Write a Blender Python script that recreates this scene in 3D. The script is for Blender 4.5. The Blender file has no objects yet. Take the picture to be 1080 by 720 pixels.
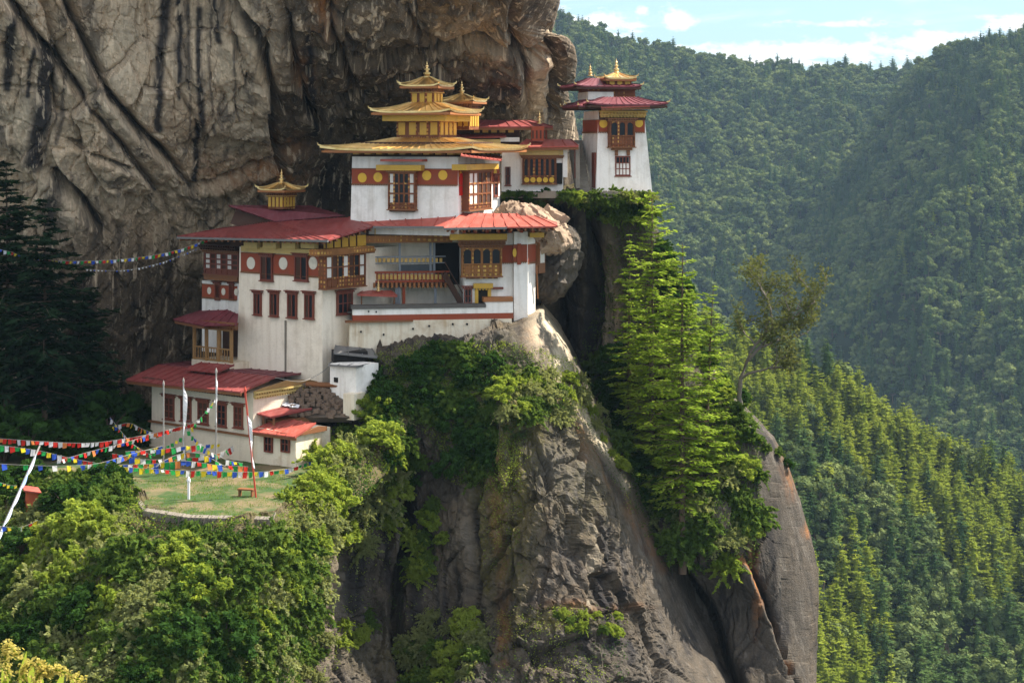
import bpy, math, random, zlib
import numpy as np
from mathutils import Vector, Matrix
random.seed(7)
FPX = 1800.0      # focal length in photo pixels (60 mm on a 36 mm sensor)
HZ = 150.0        # eye level in the photo
SC = bpy.context.scene
COL = SC.collection
# ------------------------------------------------------------------ camera, sky, sun
cam_d = bpy.data.cameras.new('camera'); cam_d.lens = 60; cam_d.sensor_width = 36
cam_d.shift_y = -(360 - HZ) / 1080.0
cam_d.clip_start = 0.5; cam_d.clip_end = 12000
cam = bpy.data.objects.new('camera', cam_d); COL.objects.link(cam)
cam.rotation_euler = (math.radians(90), 0, 0)
SC.camera = cam
SUN_AZ, SUN_EL = 22.0, 47.0      # degrees from +X towards +Y, and above the horizon
sx = math.cos(math.radians(SUN_EL)) * math.cos(math.radians(SUN_AZ))
sy = math.cos(math.radians(SUN_EL)) * math.sin(math.radians(SUN_AZ))
sz = math.sin(math.radians(SUN_EL))
TOSUN = Vector((sx, sy, sz))
sd = bpy.data.lights.new('sun', 'SUN'); sd.energy = 5.0; sd.angle = math.radians(0.6); sd.color = (1.0, 0.93, 0.80)
so = bpy.data.objects.new('sun', sd); COL.objects.link(so)
so.rotation_euler = TOSUN.to_track_quat('Z', 'Y').to_euler(); so.location = (60, 60, 90)
world = bpy.data.worlds.new('World'); SC.world = world; world.use_nodes = True
SKY_STRENGTH = 0.15
HAZE = 0.000062
SC.view_settings.view_transform = 'Standard'; SC.view_settings.look = 'None'
SC.view_settings.exposure = 1.34; SC.view_settings.gamma = 1.0; SC.view_settings.use_curve_mapping = False
try:
    SC.cycles.volume_bounces = 0; SC.cycles.max_bounces = 6; SC.cycles.diffuse_bounces = 3
    SC.cycles.transparent_max_bounces = 8; SC.cycles.use_denoising = True
except Exception: pass

class NT:
    """small helper for building node trees"""
    def __init__(s, tree): s.t = tree; tree.nodes.clear()
    def n(s, kind, **kw):
        nd = s.t.nodes.new(kind)
        for k, v in kw.items():
            if k == 'inp':
                for a, b in v.items():
                    if isinstance(b, bpy.types.NodeSocket): s.t.links.new(b, nd.inputs[a])
                    else: nd.inputs[a].default_value = b
            else: setattr(nd, k, v)
        return nd
    def m(s, op, a, b=0.0, c=None, clamp=False):
        i = {0: a, 1: b}
        if c is not None: i[2] = c
        return s.n('ShaderNodeMath', operation=op, use_clamp=clamp, inp=i).outputs[0]
    def mix(s, f, a, b, blend='MIX'):
        nd = s.n('ShaderNodeMix', data_type='RGBA', blend_type=blend)
        for k, v in ((0, f), (6, a), (7, b)):
            if isinstance(v, bpy.types.NodeSocket): s.t.links.new(v, nd.inputs[k])
            else: nd.inputs[k].default_value = v if k == 0 else (*v, 1.0)[:4]
        return nd.outputs[2]
    def noise(s, scale, detail=4, rough=0.55, vec=None, out='Fac', dist=0.0):
        nd = s.n('ShaderNodeTexNoise', inp={'Scale': scale, 'Detail': detail, 'Roughness': rough, 'Distortion': dist})
        if vec is not None: s.t.links.new(vec, nd.inputs['Vector'])
        return nd.outputs[out]
    def ramp(s, f, stops):
        nd = s.n('ShaderNodeValToRGB', inp={'Fac': f}); e = nd.color_ramp.elements
        while len(e) < len(stops): e.new(0.5)
        for i, (p, c) in enumerate(stops):
            e[i].position = p; e[i].color = (*c, 1.0) if len(c) == 3 else c
        return nd.outputs[0]
    def rng(s, v, a, b, c=0.0, d=1.0):
        return s.n('ShaderNodeMapRange', inp={0: v, 1: a, 2: b, 3: c, 4: d}).outputs[0]
    def mapping(s, vec, scale):
        return s.n('ShaderNodeMapping', inp={'Vector': vec, 'Scale': scale}).outputs[0]

# sky with clouds placed by direction
nt = NT(world.node_tree)
sky = nt.n('ShaderNodeTexSky', sky_type='NISHITA', sun_disc=False, sun_elevation=math.radians(SUN_EL),
           sun_rotation=math.radians(90 - SUN_AZ), altitude=2900, air_density=1.0, dust_density=0.3, ozone_density=1.0)
tc = nt.n('ShaderNodeTexCoord')
sep = nt.n('ShaderNodeSeparateXYZ', inp={0: tc.outputs['Generated']})
dy = nt.m('MAXIMUM', sep.outputs[1], 0.05)
cu = nt.m('DIVIDE', sep.outputs[0], dy); cv = nt.m('DIVIDE', sep.outputs[2], dy)
cvec = nt.n('ShaderNodeCombineXYZ', inp={0: nt.m('MULTIPLY', cu, 14.0), 1: nt.m('MULTIPLY', cv, 60.0), 2: 3.0}).outputs[0]
n1 = nt.noise(1.0, 7, 0.62, cvec, dist=0.5)
cvec2 = nt.n('ShaderNodeCombineXYZ', inp={0: nt.m('MULTIPLY', cu, 60.0), 1: nt.m('MULTIPLY', cv, 90.0), 2: 9.0}).outputs[0]
n2 = nt.noise(1.0, 6, 0.6, cvec2)
tot = None
for (px, py, ax, ay, st) in [(615, 26, 52, 15, 1.0), (642, 38, 40, 9, .8), (712, 19, 16, 17, .62), (722, 27, 10, 8, .6), (700, 50, 80, 9, .75), (860, 54, 150, 12, 1.0), (790, 66, 120, 8, .8),
                             (960, 47, 60, 12, .8), (1075, 30, 40, 14, .9), (1020, 38, 90, 5, .6), (880, 26, 60, 5, .45), (678, 12, 9, 5, .6), (340, -120, 300, 60, .8), (1000, -160, 300, 50, .8), (1400, 20, 200, 20, .9)]:
    a = nt.m('DIVIDE', nt.m('SUBTRACT', cu, (px - 540) / FPX), ax / FPX)
    b = nt.m('DIVIDE', nt.m('SUBTRACT', cv, (HZ - py) / FPX), ay / FPX)
    d = nt.m('SQRT', nt.m('ADD', nt.m('MULTIPLY', a, a), nt.m('MULTIPLY', b, b)))
    e = nt.m('MULTIPLY', nt.m('SUBTRACT', 1.25, d), st)
    tot = e if tot is None else nt.m('MAXIMUM', tot, e)
dens = nt.m('ADD', tot, nt.m('MULTIPLY', nt.m('SUBTRACT', nt.m('ADD', nt.m('MULTIPLY', n1, .5), nt.m('MULTIPLY', n2, .5)), 0.52), 4.6))
wsp = nt.m('MULTIPLY', nt.rng(n1, .52, .8), .35)
cf = nt.m('MAXIMUM', nt.rng(dens, 0.05, 0.75), wsp)
front = nt.m('GREATER_THAN', sep.outputs[1], 0.06)
cf = nt.m('MULTIPLY', cf, front)
low = nt.rng(sep.outputs[2], .02, .35, .25, 1.0)          # low sky over the ridges darkened by hand to keep it from going white
base = nt.mix(1.0, sky.outputs[0], nt.n('ShaderNodeCombineColor', inp={0: nt.m('MULTIPLY', low, .86), 1: nt.m('MULTIPLY', low, 1.0), 2: nt.m('MULTIPLY', low, 1.04)}).outputs[0], 'MULTIPLY')
# unseen bright cloud over the rest of the sky, added as neutral fill light
n3 = nt.noise(2.2, 6, .6, tc.outputs['Generated'])
hi = nt.m('MULTIPLY', nt.rng(n3, .40, .55), nt.rng(sep.outputs[2], .12, .25))
base = nt.mix(nt.m('MULTIPLY', hi, .8), base, (5.4, 5.05, 4.6))
colr = nt.mix(cf, nt.mix(.22, base, (3.0, 3.3, 3.4)), (3.6, 3.62, 3.62))
bg = nt.n('ShaderNodeBackground', inp={'Color': colr, 'Strength': SKY_STRENGTH})
wo = nt.n('ShaderNodeOutputWorld', inp={0: bg.outputs[0]})

# ------------------------------------------------------------------ small helpers
def P(px, py, Y): return Vector(((px - 540) / FPX * Y, Y, (HZ - py) / FPX * Y))
def tag(o, label=None, cat=None, group=None, kind=None):
    if label: o['label'] = label
    if cat: o['category'] = cat
    if group: o['group'] = group
    if kind: o['kind'] = kind
    return o
def thing(name, loc, label, cat, group=None):
    o = bpy.data.objects.new(name, None); COL.objects.link(o); o.location = Vector(loc); o.empty_display_size = 0.3
    o['org'] = list(loc)
    return tag(o, label, cat, group)
def rootloc(o):
    while o.parent: o = o.parent
    return Vector(o.location)
def link_mesh(name, verts, faces, mat, parent=None, smooth=False, mats=None, mi=None):
    """verts in world space; children are stored relative to their thing's origin"""
    me = bpy.data.meshes.new(name)
    V = np.asarray(verts, dtype=np.float64)
    if parent is not None: V = V - np.array(rootloc(parent))
    me.from_pydata(V.tolist(), [], faces if isinstance(faces, list) else faces.tolist())
    for mm in (mats or [mat]): me.materials.append(mm)
    if mi is not None: me.polygons.foreach_set('material_index', np.asarray(mi, dtype=np.int32))
    if smooth: me.polygons.foreach_set('use_smooth', np.ones(len(me.polygons), dtype=bool))
    me.update()
    o = bpy.data.objects.new(name, me); COL.objects.link(o)
    if parent is not None: o.parent = parent
    return o
def fast_mesh(name, V, Fq, mats, mi=None, smooth=False, attrs=None):
    """numpy mesh, all faces with the same corner count"""
    me = bpy.data.meshes.new(name); n = len(V); k = Fq.shape[1]
    me.vertices.add(n); me.vertices.foreach_set('co', np.ascontiguousarray(V, dtype=np.float32).ravel())
    me.loops.add(len(Fq) * k); me.loops.foreach_set('vertex_index', np.ascontiguousarray(Fq, dtype=np.int32).ravel())
    me.polygons.add(len(Fq)); me.polygons.foreach_set('loop_start', np.arange(0, len(Fq) * k, k, dtype=np.int32))
    me.polygons.foreach_set('loop_total', np.full(len(Fq), k, dtype=np.int32))
    for mm in mats: me.materials.append(mm)
    if mi is not None: me.polygons.foreach_set('material_index', np.asarray(mi, dtype=np.int32))
    me.update(calc_edges=True)
    me.polygons.foreach_set('use_smooth', np.full(len(Fq), smooth, dtype=bool))
    for an, av in (attrs or {}).items():
        at = me.attributes.new(an, 'FLOAT', 'POINT'); at.data.foreach_set('value', np.asarray(av, dtype=np.float32))
    return me
def put(name, me, loc=(0, 0, 0), parent=None, rot=(0, 0, 0), scale=(1, 1, 1)):
    o = bpy.data.objects.new(name, me); COL.objects.link(o); o.location = loc; o.rotation_euler = rot; o.scale = scale
    if parent is not None: o.parent = parent
    return o

# ------------------------------------------------------------------ numpy noise
def _h(ix, iy, iz, seed):
    with np.errstate(over='ignore'):
        h = (ix.astype(np.uint32) * np.uint32(374761393) + iy.astype(np.uint32) * np.uint32(668265263)
             + iz.astype(np.uint32) * np.uint32(2147483647) + np.uint32(seed * 1442695041 & 0xffffffff))
        h = (h ^ (h >> np.uint32(13))) * np.uint32(1274126177); h = h ^ (h >> np.uint32(16))
        h = h * np.uint32(2246822519); h ^= h >> np.uint32(15)
    return h.astype(np.float64) / 4294967295.0
def vnoise(p, seed=1):
    q = np.floor(p); f = p - q; f = f * f * f * (f * (f * 6 - 15) + 10); q = q.astype(np.int64)
    r = 0
    for dx in (0, 1):
        for dyy in (0, 1):
            for dz in (0, 1):
                w = (f[:, 0] if dx else 1 - f[:, 0]) * (f[:, 1] if dyy else 1 - f[:, 1]) * (f[:, 2] if dz else 1 - f[:, 2])
                r = r + w * _h(q[:, 0] + dx, q[:, 1] + dyy, q[:, 2] + dz, seed)
    return r * 2 - 1
def fbm(p, octv=4, seed=1, gain=0.5, ridged=False):
    a = 1.0; s = 0; t = 0
    for i in range(octv):
        v = vnoise(p * (2.03 ** i) + i * 17.3, seed + i)
        if ridged: v = 1 - 2 * np.abs(v)
        s = s + a * v; t += a; a *= gain
    return s / t
def facets(p, seed=1):
    """broken-rock facets: every Voronoi cell is a tilted plane; returns offset and gap to the next cell"""
    q = np.floor(p).astype(np.int64); n = len(p)
    b1 = np.full(n, 1e9); b2 = np.full(n, 1e9); off = np.zeros(n)
    for dx in (-1, 0, 1):
        for dyy in (-1, 0, 1):
            for dz in (-1, 0, 1):
                c = q + np.array([dx, dyy, dz])
                j = [_h(c[:, 0], c[:, 1], c[:, 2], seed + k) for k in range(6)]
                s = c + np.stack(j[:3], 1); dlt = p - s; d = (dlt ** 2).sum(1)
                o = (j[3] * 2 - 1) * .5 + (dlt[:, 0] * (j[4] * 2 - 1) + dlt[:, 2] * (j[5] * 2 - 1)) * 1.1
                cl = d < b1
                b2 = np.where(cl, b1, np.minimum(b2, d)); off = np.where(cl, o, off); b1 = np.where(cl, d, b1)
    return off, np.sqrt(b2) - np.sqrt(b1)
def tps(pts):
    """smooth depth map through (px, py, Y) points"""
    A = np.array(pts, float); n = len(A); X = A[:, :2] / 100
    def U(r2): return np.where(r2 > 1e-12, r2 * np.log(r2 + 1e-12), 0)
    K = U(((X[:, None] - X[None]) ** 2).sum(2)) + np.eye(n) * 0.02
    Pm = np.hstack([np.ones((n, 1)), X]); M = np.block([[K, Pm], [Pm.T, np.zeros((3, 3))]])
    s = np.linalg.solve(M, np.concatenate([A[:, 2], np.zeros(3)]))
    def f(px, py):
        Q = np.stack([px, py], 1) / 100; r = np.full(len(Q), s[n]) + Q @ s[n + 1:]
        for i in range(n): r = r + s[i] * U(((Q - X[i]) ** 2).sum(1))
        return r
    return f
def polydist(px, py, line):
    d = np.full(len(px), 1e9); side = np.zeros(len(px)); tt = np.zeros(len(px)); L = len(line) - 1
    for i in range(L):
        (ax, ay), (bx, by) = line[i][:2], line[i + 1][:2]; vx, vy = bx - ax, by - ay
        t = np.clip(((px - ax) * vx + (py - ay) * vy) / (vx * vx + vy * vy), 0, 1)
        ex, ey = px - ax - t * vx, py - ay - t * vy; dd = np.sqrt(ex * ex + ey * ey)
        m = dd < d; d = np.where(m, dd, d); side = np.where(m, np.sign(vx * ey - vy * ex), side); tt = np.where(m, (i + t) / L, tt)
    return d, side, tt
# ------------------------------------------------------------------ materials
def newmat(name):
    m = bpy.data.materials.new(name); m.use_nodes = True; return m, NT(m.node_tree)
def finish(nt, col, rough=0.8, metal=0.0, bump=None, bstr=0.3, bdist=0.05, spec=0.4):
    inp = {'Base Color': col if isinstance(col, bpy.types.NodeSocket) else (*col, 1), 'Roughness': rough, 'Metallic': metal, 'Specular IOR Level': spec}
    p = nt.n('ShaderNodeBsdfPrincipled', inp=inp)
    if bump is not None:
        b = nt.n('ShaderNodeBump', inp={'Height': bump, 'Strength': bstr, 'Distance': bdist}); nt.t.links.new(b.outputs[0], p.inputs['Normal'])
    nt.n('ShaderNodeOutputMaterial', inp={0: p.outputs[0]})
    return p
def geo(nt): return nt.n('ShaderNodeNewGeometry').outputs['Position']
def paint(name, col, var=0.25, rough=0.6, metal=0.0, scale=1.5, dirt=(0.1, 0.08, 0.06), dirtamt=0.35, spec=0.3):
    m, nt = newmat(name); pos = geo(nt)
    a = nt.noise(scale, 5, 0.6, pos); b = nt.noise(scale * 9, 3, 0.6, pos)
    c = nt.mix(nt.m('MULTIPLY', nt.rng(a, .5, .75), dirtamt), col, dirt)
    c = nt.mix(nt.m('MULTIPLY', nt.rng(b, .35, .7), var), c, tuple(x * .55 for x in col))
    finish(nt, c, rough, metal, b, .25, .03, spec); return m
def whitewash(name, col, stain, amt=0.5, lowz=None):
    m, nt = newmat(name); pos = geo(nt)
    a = nt.noise(0.7, 6, 0.65, pos); st = nt.noise(1.0, 5, 0.6, nt.mapping(pos, (2.6, 2.6, 0.22)))
    f = nt.noise(7.0, 4, 0.65, pos)
    s = nt.m('MULTIPLY', nt.rng(st, .48, .8), amt)
    c = nt.mix(s, col, stain)
    c = nt.mix(nt.m('MULTIPLY', nt.rng(a, .5, .72), amt * .7), c, tuple(x * .8 for x in stain))
    c = nt.mix(nt.m('MULTIPLY', nt.rng(f, .56, .75), .30), c, tuple(x * .5 for x in col))
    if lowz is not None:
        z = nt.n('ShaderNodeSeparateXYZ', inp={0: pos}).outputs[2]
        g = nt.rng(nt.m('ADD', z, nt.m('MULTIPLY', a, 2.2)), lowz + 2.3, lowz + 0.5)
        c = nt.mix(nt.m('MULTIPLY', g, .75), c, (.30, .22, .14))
    finish(nt, c, .9, 0, nt.m('ADD', f, nt.m('MULTIPLY', a, .6)), .5, .06, .15); return m
M = {}
M['white'] = whitewash('whitewash', (.86, .82, .76), (.52, .46, .38), .7)
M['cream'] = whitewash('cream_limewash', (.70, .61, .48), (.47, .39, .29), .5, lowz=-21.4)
M['creamwall'] = whitewash('cream_plaster', (.86, .76, .62), (.56, .45, .32), .6)
M['oldwhite'] = whitewash('stained_whitewash', (.76, .67, .52), (.46, .31, .17), .9)
M['khemar'] = paint('red_ochre', (.30, .065, .03), .3, .85)
def carved(name, c1, c2, c3, s=3.6):
    m, nt = newmat(name); pos = geo(nt); q = nt.n('ShaderNodeVectorRotate', inp={'Vector': pos, 'Angle': .6}).outputs[0]
    ck = nt.n('ShaderNodeTexVoronoi', distance='CHEBYCHEV', inp={'Scale': s, 'Randomness': .15, 'Vector': q}); a = nt.noise(1.1, 4, .6, pos)
    sp = nt.n('ShaderNodeSeparateColor', inp={0: ck.outputs['Color']}); d = ck.outputs['Distance']
    c = nt.mix(nt.rng(d, .30, .24), c1, nt.mix(nt.m('GREATER_THAN', sp.outputs[0], .55), c2, c3))
    c = nt.mix(nt.m('MULTIPLY', nt.rng(a, .45, .7), .5), c, tuple(x * .5 for x in c1)); finish(nt, c, .65, 0, d, .4, .04, .25); return m
M['carved'] = carved('carved_painted_timber', (.16, .055, .022), (.50, .27, .07), (.30, .09, .03))
M['carvedgold'] = carved('carved_gilded_timber', (.24, .10, .03), (.58, .36, .08), (.42, .20, .05))
M['wood'] = paint('painted_timber', (.22, .09, .035), .4, .6)
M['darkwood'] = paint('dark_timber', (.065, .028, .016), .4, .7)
M['redwood'] = paint('red_brown_timber', (.19, .05, .03), .35, .6)
M['plank'] = paint('golden_planks', (.34, .19, .07), .35, .7)
M['orange'] = paint('orange_timber', (.36, .14, .045), .4, .55)
M['yellow'] = paint('yellow_paint', (.55, .33, .045), .3, .5)
M['paleyellow'] = paint('pale_yellow_paint', (.58, .42, .15), .3, .6)
M['goldpaint'] = paint('gold_paint', (.60, .37, .09), .3, .4)
M['disc'] = paint('golden_disc_paint', (.72, .43, .04), .2, .45)
M['whitedisc'] = paint('white_disc_paint', (.72, .66, .54), .15, .8)
M['panel'] = paint('white_panel', (.68, .64, .58), .15, .6)
M['glass'], nt_ = newmat('dark_glass'); finish(nt_, (.012, .014, .018), .3, 0, None, spec=.2)
M['dark'], nt_ = newmat('dark_interior'); finish(nt_, (.012, .010, .009), .9)
M['grey'] = paint('weathered_tin', (.17, .165, .16), .4, .6)
M['slate'] = paint('slate_coping', (.11, .10, .09), .4, .9)
M['stone'] = paint('dry_stone', (.24, .21, .17), .6, .95, scale=2.5)
M['greybeam'] = paint('grey_painted_beam', (.22, .24, .27), .3, .7)
M['rope'] = paint('rope', (.35, .33, .30), .1, .9)
M['pole'] = paint('bleached_pole', (.33, .31, .29), .3, .8)
M['redpole'] = paint('red_pole', (.50, .07, .04), .2, .6)
M['whitecloth'] = paint('white_cloth', (.75, .74, .76), .15, .9)
for k, c in dict(blue=(.05, .12, .58), white=(.78, .78, .80), red=(.62, .04, .03), green=(.03, .32, .08), yellow=(.80, .62, .04), orange=(.75, .25, .08)).items():
    M['flag_' + k], nt_ = newmat('flag_' + k); pos = geo(nt_); f = nt_.noise(9, 3, .6, pos)
    c2 = nt_.mix(nt_.m('MULTIPLY', nt_.rng(f, .5, .7), .3), c, tuple(x * .6 for x in c))
    d = nt_.n('ShaderNodeBsdfDiffuse', inp={0: c2}); t = nt_.n('ShaderNodeBsdfTranslucent', inp={0: c2})
    mx = nt_.n('ShaderNodeMixShader', inp={0: .45, 1: d.outputs[0], 2: t.outputs[0]}); nt_.n('ShaderNodeOutputMaterial', inp={0: mx.outputs[0]})
def redroof(name, col, rust):
    m, nt = newmat(name); pos = geo(nt)
    a = nt.noise(.55, 6, .65, pos); b = nt.noise(4, 5, .7, pos)
    c = nt.mix(nt.rng(a, .4, .7), col, tuple(x * .72 for x in col))
    w = nt.noise(1.0, 5, .6, nt.mapping(pos, (3.2, .5, 3.2))); c = nt.mix(nt.m('MULTIPLY', nt.rng(w, .45, .7), .5), c, tuple(min(1, x * 1.15 + .07) for x in col))
    sh = nt.n('ShaderNodeTexVoronoi', distance='CHEBYCHEV', inp={'Scale': .55, 'Randomness': .6, 'Vector': nt.mapping(pos, (1.4, .5, .2))}); sc_ = nt.n('ShaderNodeSeparateColor', inp={0: sh.outputs['Color']}).outputs[0]
    c = nt.mix(nt.m('MULTIPLY', sc_, .35), c, tuple(x * .5 for x in col)); c = nt.mix(nt.m('MULTIPLY', nt.rng(b, .5, .72), .7), c, rust)
    finish(nt, c, .55, 0, b, .2, .02, .35); return m
M['roof'] = redroof('red_painted_tin', (.27, .050, .045), (.14, .055, .045))
M['roof2'] = redroof('faded_red_tin', (.42, .085, .06), (.30, .12, .09))
M['roofpurple'] = redroof('dull_crimson_tin', (.17, .030, .040), (.13, .05, .06))
m, nt_ = newmat('gilded_copper'); pos = geo(nt_); a = nt_.noise(1.2, 5, .6, pos)
finish(nt_, nt_.mix(nt_.rng(a, .35, .7), (.88, .64, .30), (.58, .37, .13)), .30, .85, a, .2, .03, .5); M['gold'] = m

def rockmat(name, base, dark, warm, streak=(.018, .017, .020), grain=1.0, rustc=(.30, .12, .035), moss=(.10, .085, .02), bands=.6):
    m, nt = newmat(name); pos = geo(nt)
    at = lambda k: nt.n('ShaderNodeAttribute', attribute_name=k).outputs['Fac']
    big = nt.noise(.16, 6, .6, pos); mid = nt.noise(.8, 7, .68, pos, dist=.4); fine = nt.noise(6.5, 6, .72, pos)
    ver = nt.noise(1.0, 6, .62, nt.mapping(pos, (1.5, 1.5, .07)), dist=.3)
    ver2 = nt.noise(1.0, 5, .62, nt.mapping(pos, (4.5, 4.5, .16)))
    c = nt.mix(nt.rng(big, .35, .65), base, warm)
    c = nt.mix(nt.rng(mid, .42, .66), c, tuple(x * .62 for x in base))
    c = nt.mix(nt.m('MULTIPLY', nt.rng(ver, .50, .66), .55), c, dark)
    c = nt.mix(nt.m('MULTIPLY', nt.rng(ver2, .56, .68), .50), c, tuple(min(1, x * 1.45) for x in base))
    c = nt.mix(at('tone'), c, nt.mix(nt.rng(mid, .38, .62), tuple(x * .55 for x in dark), tuple(x * .25 for x in warm)))  # dark rock tint, deepened so the colour also carries the cave shade
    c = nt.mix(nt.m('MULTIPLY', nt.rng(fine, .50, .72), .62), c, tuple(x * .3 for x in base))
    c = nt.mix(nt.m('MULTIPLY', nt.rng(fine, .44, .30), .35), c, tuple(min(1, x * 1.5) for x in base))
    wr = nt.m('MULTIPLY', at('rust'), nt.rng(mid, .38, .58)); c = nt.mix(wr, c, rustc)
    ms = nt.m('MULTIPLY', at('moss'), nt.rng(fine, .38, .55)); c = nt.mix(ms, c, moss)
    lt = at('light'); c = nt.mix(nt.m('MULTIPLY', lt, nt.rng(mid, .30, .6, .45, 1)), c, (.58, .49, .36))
    sk = nt.m('MULTIPLY', at('streak'), nt.rng(nt.noise(1.0, 5, .6, nt.mapping(pos, (6, 6, .25))), .24, .36)); c = nt.mix(sk, c, streak)
    bandf = nt.noise(1.0, 4, .55, nt.mapping(pos, (.55, .55, .035)), dist=.25); c = nt.mix(nt.m('MULTIPLY', nt.rng(bandf, .55, .63), bands), c, streak)
    pale = nt.noise(1.0, 5, .6, nt.mapping(pos, (1.9, 1.9, .06))); c = nt.mix(nt.m('MULTIPLY', nt.rng(pale, .56, .66), bands), c, tuple(min(1, x * 1.3) for x in base))
    crk = nt.n('ShaderNodeTexVoronoi', feature='DISTANCE_TO_EDGE', inp={'Scale': .33, 'Vector': nt.mapping(nt.n('ShaderNodeVectorMath', operation='ADD', inp={0: pos, 1: nt.noise(.9, 4, .6, pos, out='Color')}).outputs[0], (1, 1, .5))}).outputs[0]
    c = nt.mix(nt.m('MULTIPLY', nt.rng(crk, .022, .0), nt.rng(big, .42, .6, .05, .6)), c, tuple(x * .12 for x in base))
    h = nt.m('ADD', nt.m('MULTIPLY', fine, .5 * grain), nt.m('MULTIPLY', mid, .5))
    finish(nt, c, .92, 0, h, .8, .22, .2); return m
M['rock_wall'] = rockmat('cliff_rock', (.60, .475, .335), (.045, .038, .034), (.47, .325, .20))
M['rock_front'] = rockmat('grey_cliff_rock', (.115, .100, .084), (.032, .029, .027), (.135, .098, .062), grain=1.6)
M['soil'] = rockmat('slope_soil', (.12, .095, .06), (.05, .045, .03), (.10, .08, .05))

def foliage(name, c1, c2, trans=.35, objvar=.5, tcol=None, nscale=.8):
    m, nt = newmat(name); pos = geo(nt)
    oi = nt.n('ShaderNodeObjectInfo').outputs['Random']
    a = nt.noise(nscale, 3, .6, pos)
    f = nt.m('ADD', nt.m('MULTIPLY', nt.rng(a, .35, .65), 1 - objvar), nt.m('MULTIPLY', oi, objvar), clamp=True)
    c = nt.mix(f, c1, c2)
    tcc = nt.mix(.5, c, tcol or (c2[0] * 1.7, c2[1] * 1.6, c2[2] * .7))
    d = nt.n('ShaderNodeBsdfDiffuse', inp={0: c}); t = nt.n('ShaderNodeBsdfTranslucent', inp={0: tcc})
    mx = nt.n('ShaderNodeMixShader', inp={0: trans, 1: d.outputs[0], 2: t.outputs[0]})
    nt.n('ShaderNodeOutputMaterial', inp={0: mx.outputs[0]}); return m
M['leaf_bright'] = foliage('bright_shrub_leaves', (.13, .20, .028), (.30, .36, .07), .5)
M['leaf_mid'] = foliage('shrub_leaves', (.050, .100, .020), (.13, .19, .042), .42)
M['leaf_dark'] = foliage('dark_leaves', (.022, .055, .012), (.045, .095, .022), .3)
M['leaf_grey'] = foliage('grey_green_leaves', (.15, .18, .075), (.29, .31, .13), .45)
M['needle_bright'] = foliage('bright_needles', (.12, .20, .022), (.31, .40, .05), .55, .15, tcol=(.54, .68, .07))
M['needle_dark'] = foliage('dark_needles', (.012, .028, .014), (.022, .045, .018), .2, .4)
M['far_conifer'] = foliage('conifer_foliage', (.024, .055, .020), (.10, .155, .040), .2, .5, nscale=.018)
M['far_green'] = foliage('sunlit_conifer_foliage', (.13, .18, .02), (.29, .33, .04), .35, .6, nscale=.1)  # sunlight put into the leaf colour: brighter twin of the plain conifer green
M['far_broad'] = foliage('broadleaf_foliage', (.030, .060, .022), (.17, .20, .065), .15, .55, nscale=.018)
M['dry_leaf'] = foliage('olive_leaves', (.065, .080, .03), (.13, .14, .05), .35)
M['grass'] = foliage('grass_blades', (.07, .14, .02), (.16, .24, .04), .4)
M['catkin'] = foliage('pale_yellow_flower_heads', (.38, .32, .09), (.55, .48, .16), .4)
M['bark'] = paint('bark', (.13, .09, .06), .5, .95, scale=3)
M['barkgrey'] = paint('grey_bark', (.20, .17, .14), .5, .95, scale=3)
m, nt_ = newmat('forest_floor'); pos = geo(nt_); a = nt_.noise(.05, 6, .6, pos)
finish(nt_, nt_.mix(nt_.rng(a, .4, .65), (.012, .018, .008), (.022, .028, .012)), 1.0, spec=0.0); M['floor'] = m
m, nt_ = newmat('lawn_ground'); pos = geo(nt_); a = nt_.noise(.45, 6, .65, pos); b = nt_.noise(6, 4, .6, pos)
c = nt_.mix(nt_.rng(a, .45, .60), (.028, .070, .010), (.17, .125, .065)); c = nt_.mix(nt_.m('MULTIPLY', nt_.rng(b, .4, .7), .4), c, (.05, .06, .02))
finish(nt_, c, .95, 0, b, .5, .05); M['lawn'] = m
# warm path soil
M['path'] = paint('trodden_earth', (.34, .26, .16), .35, .95)

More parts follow.
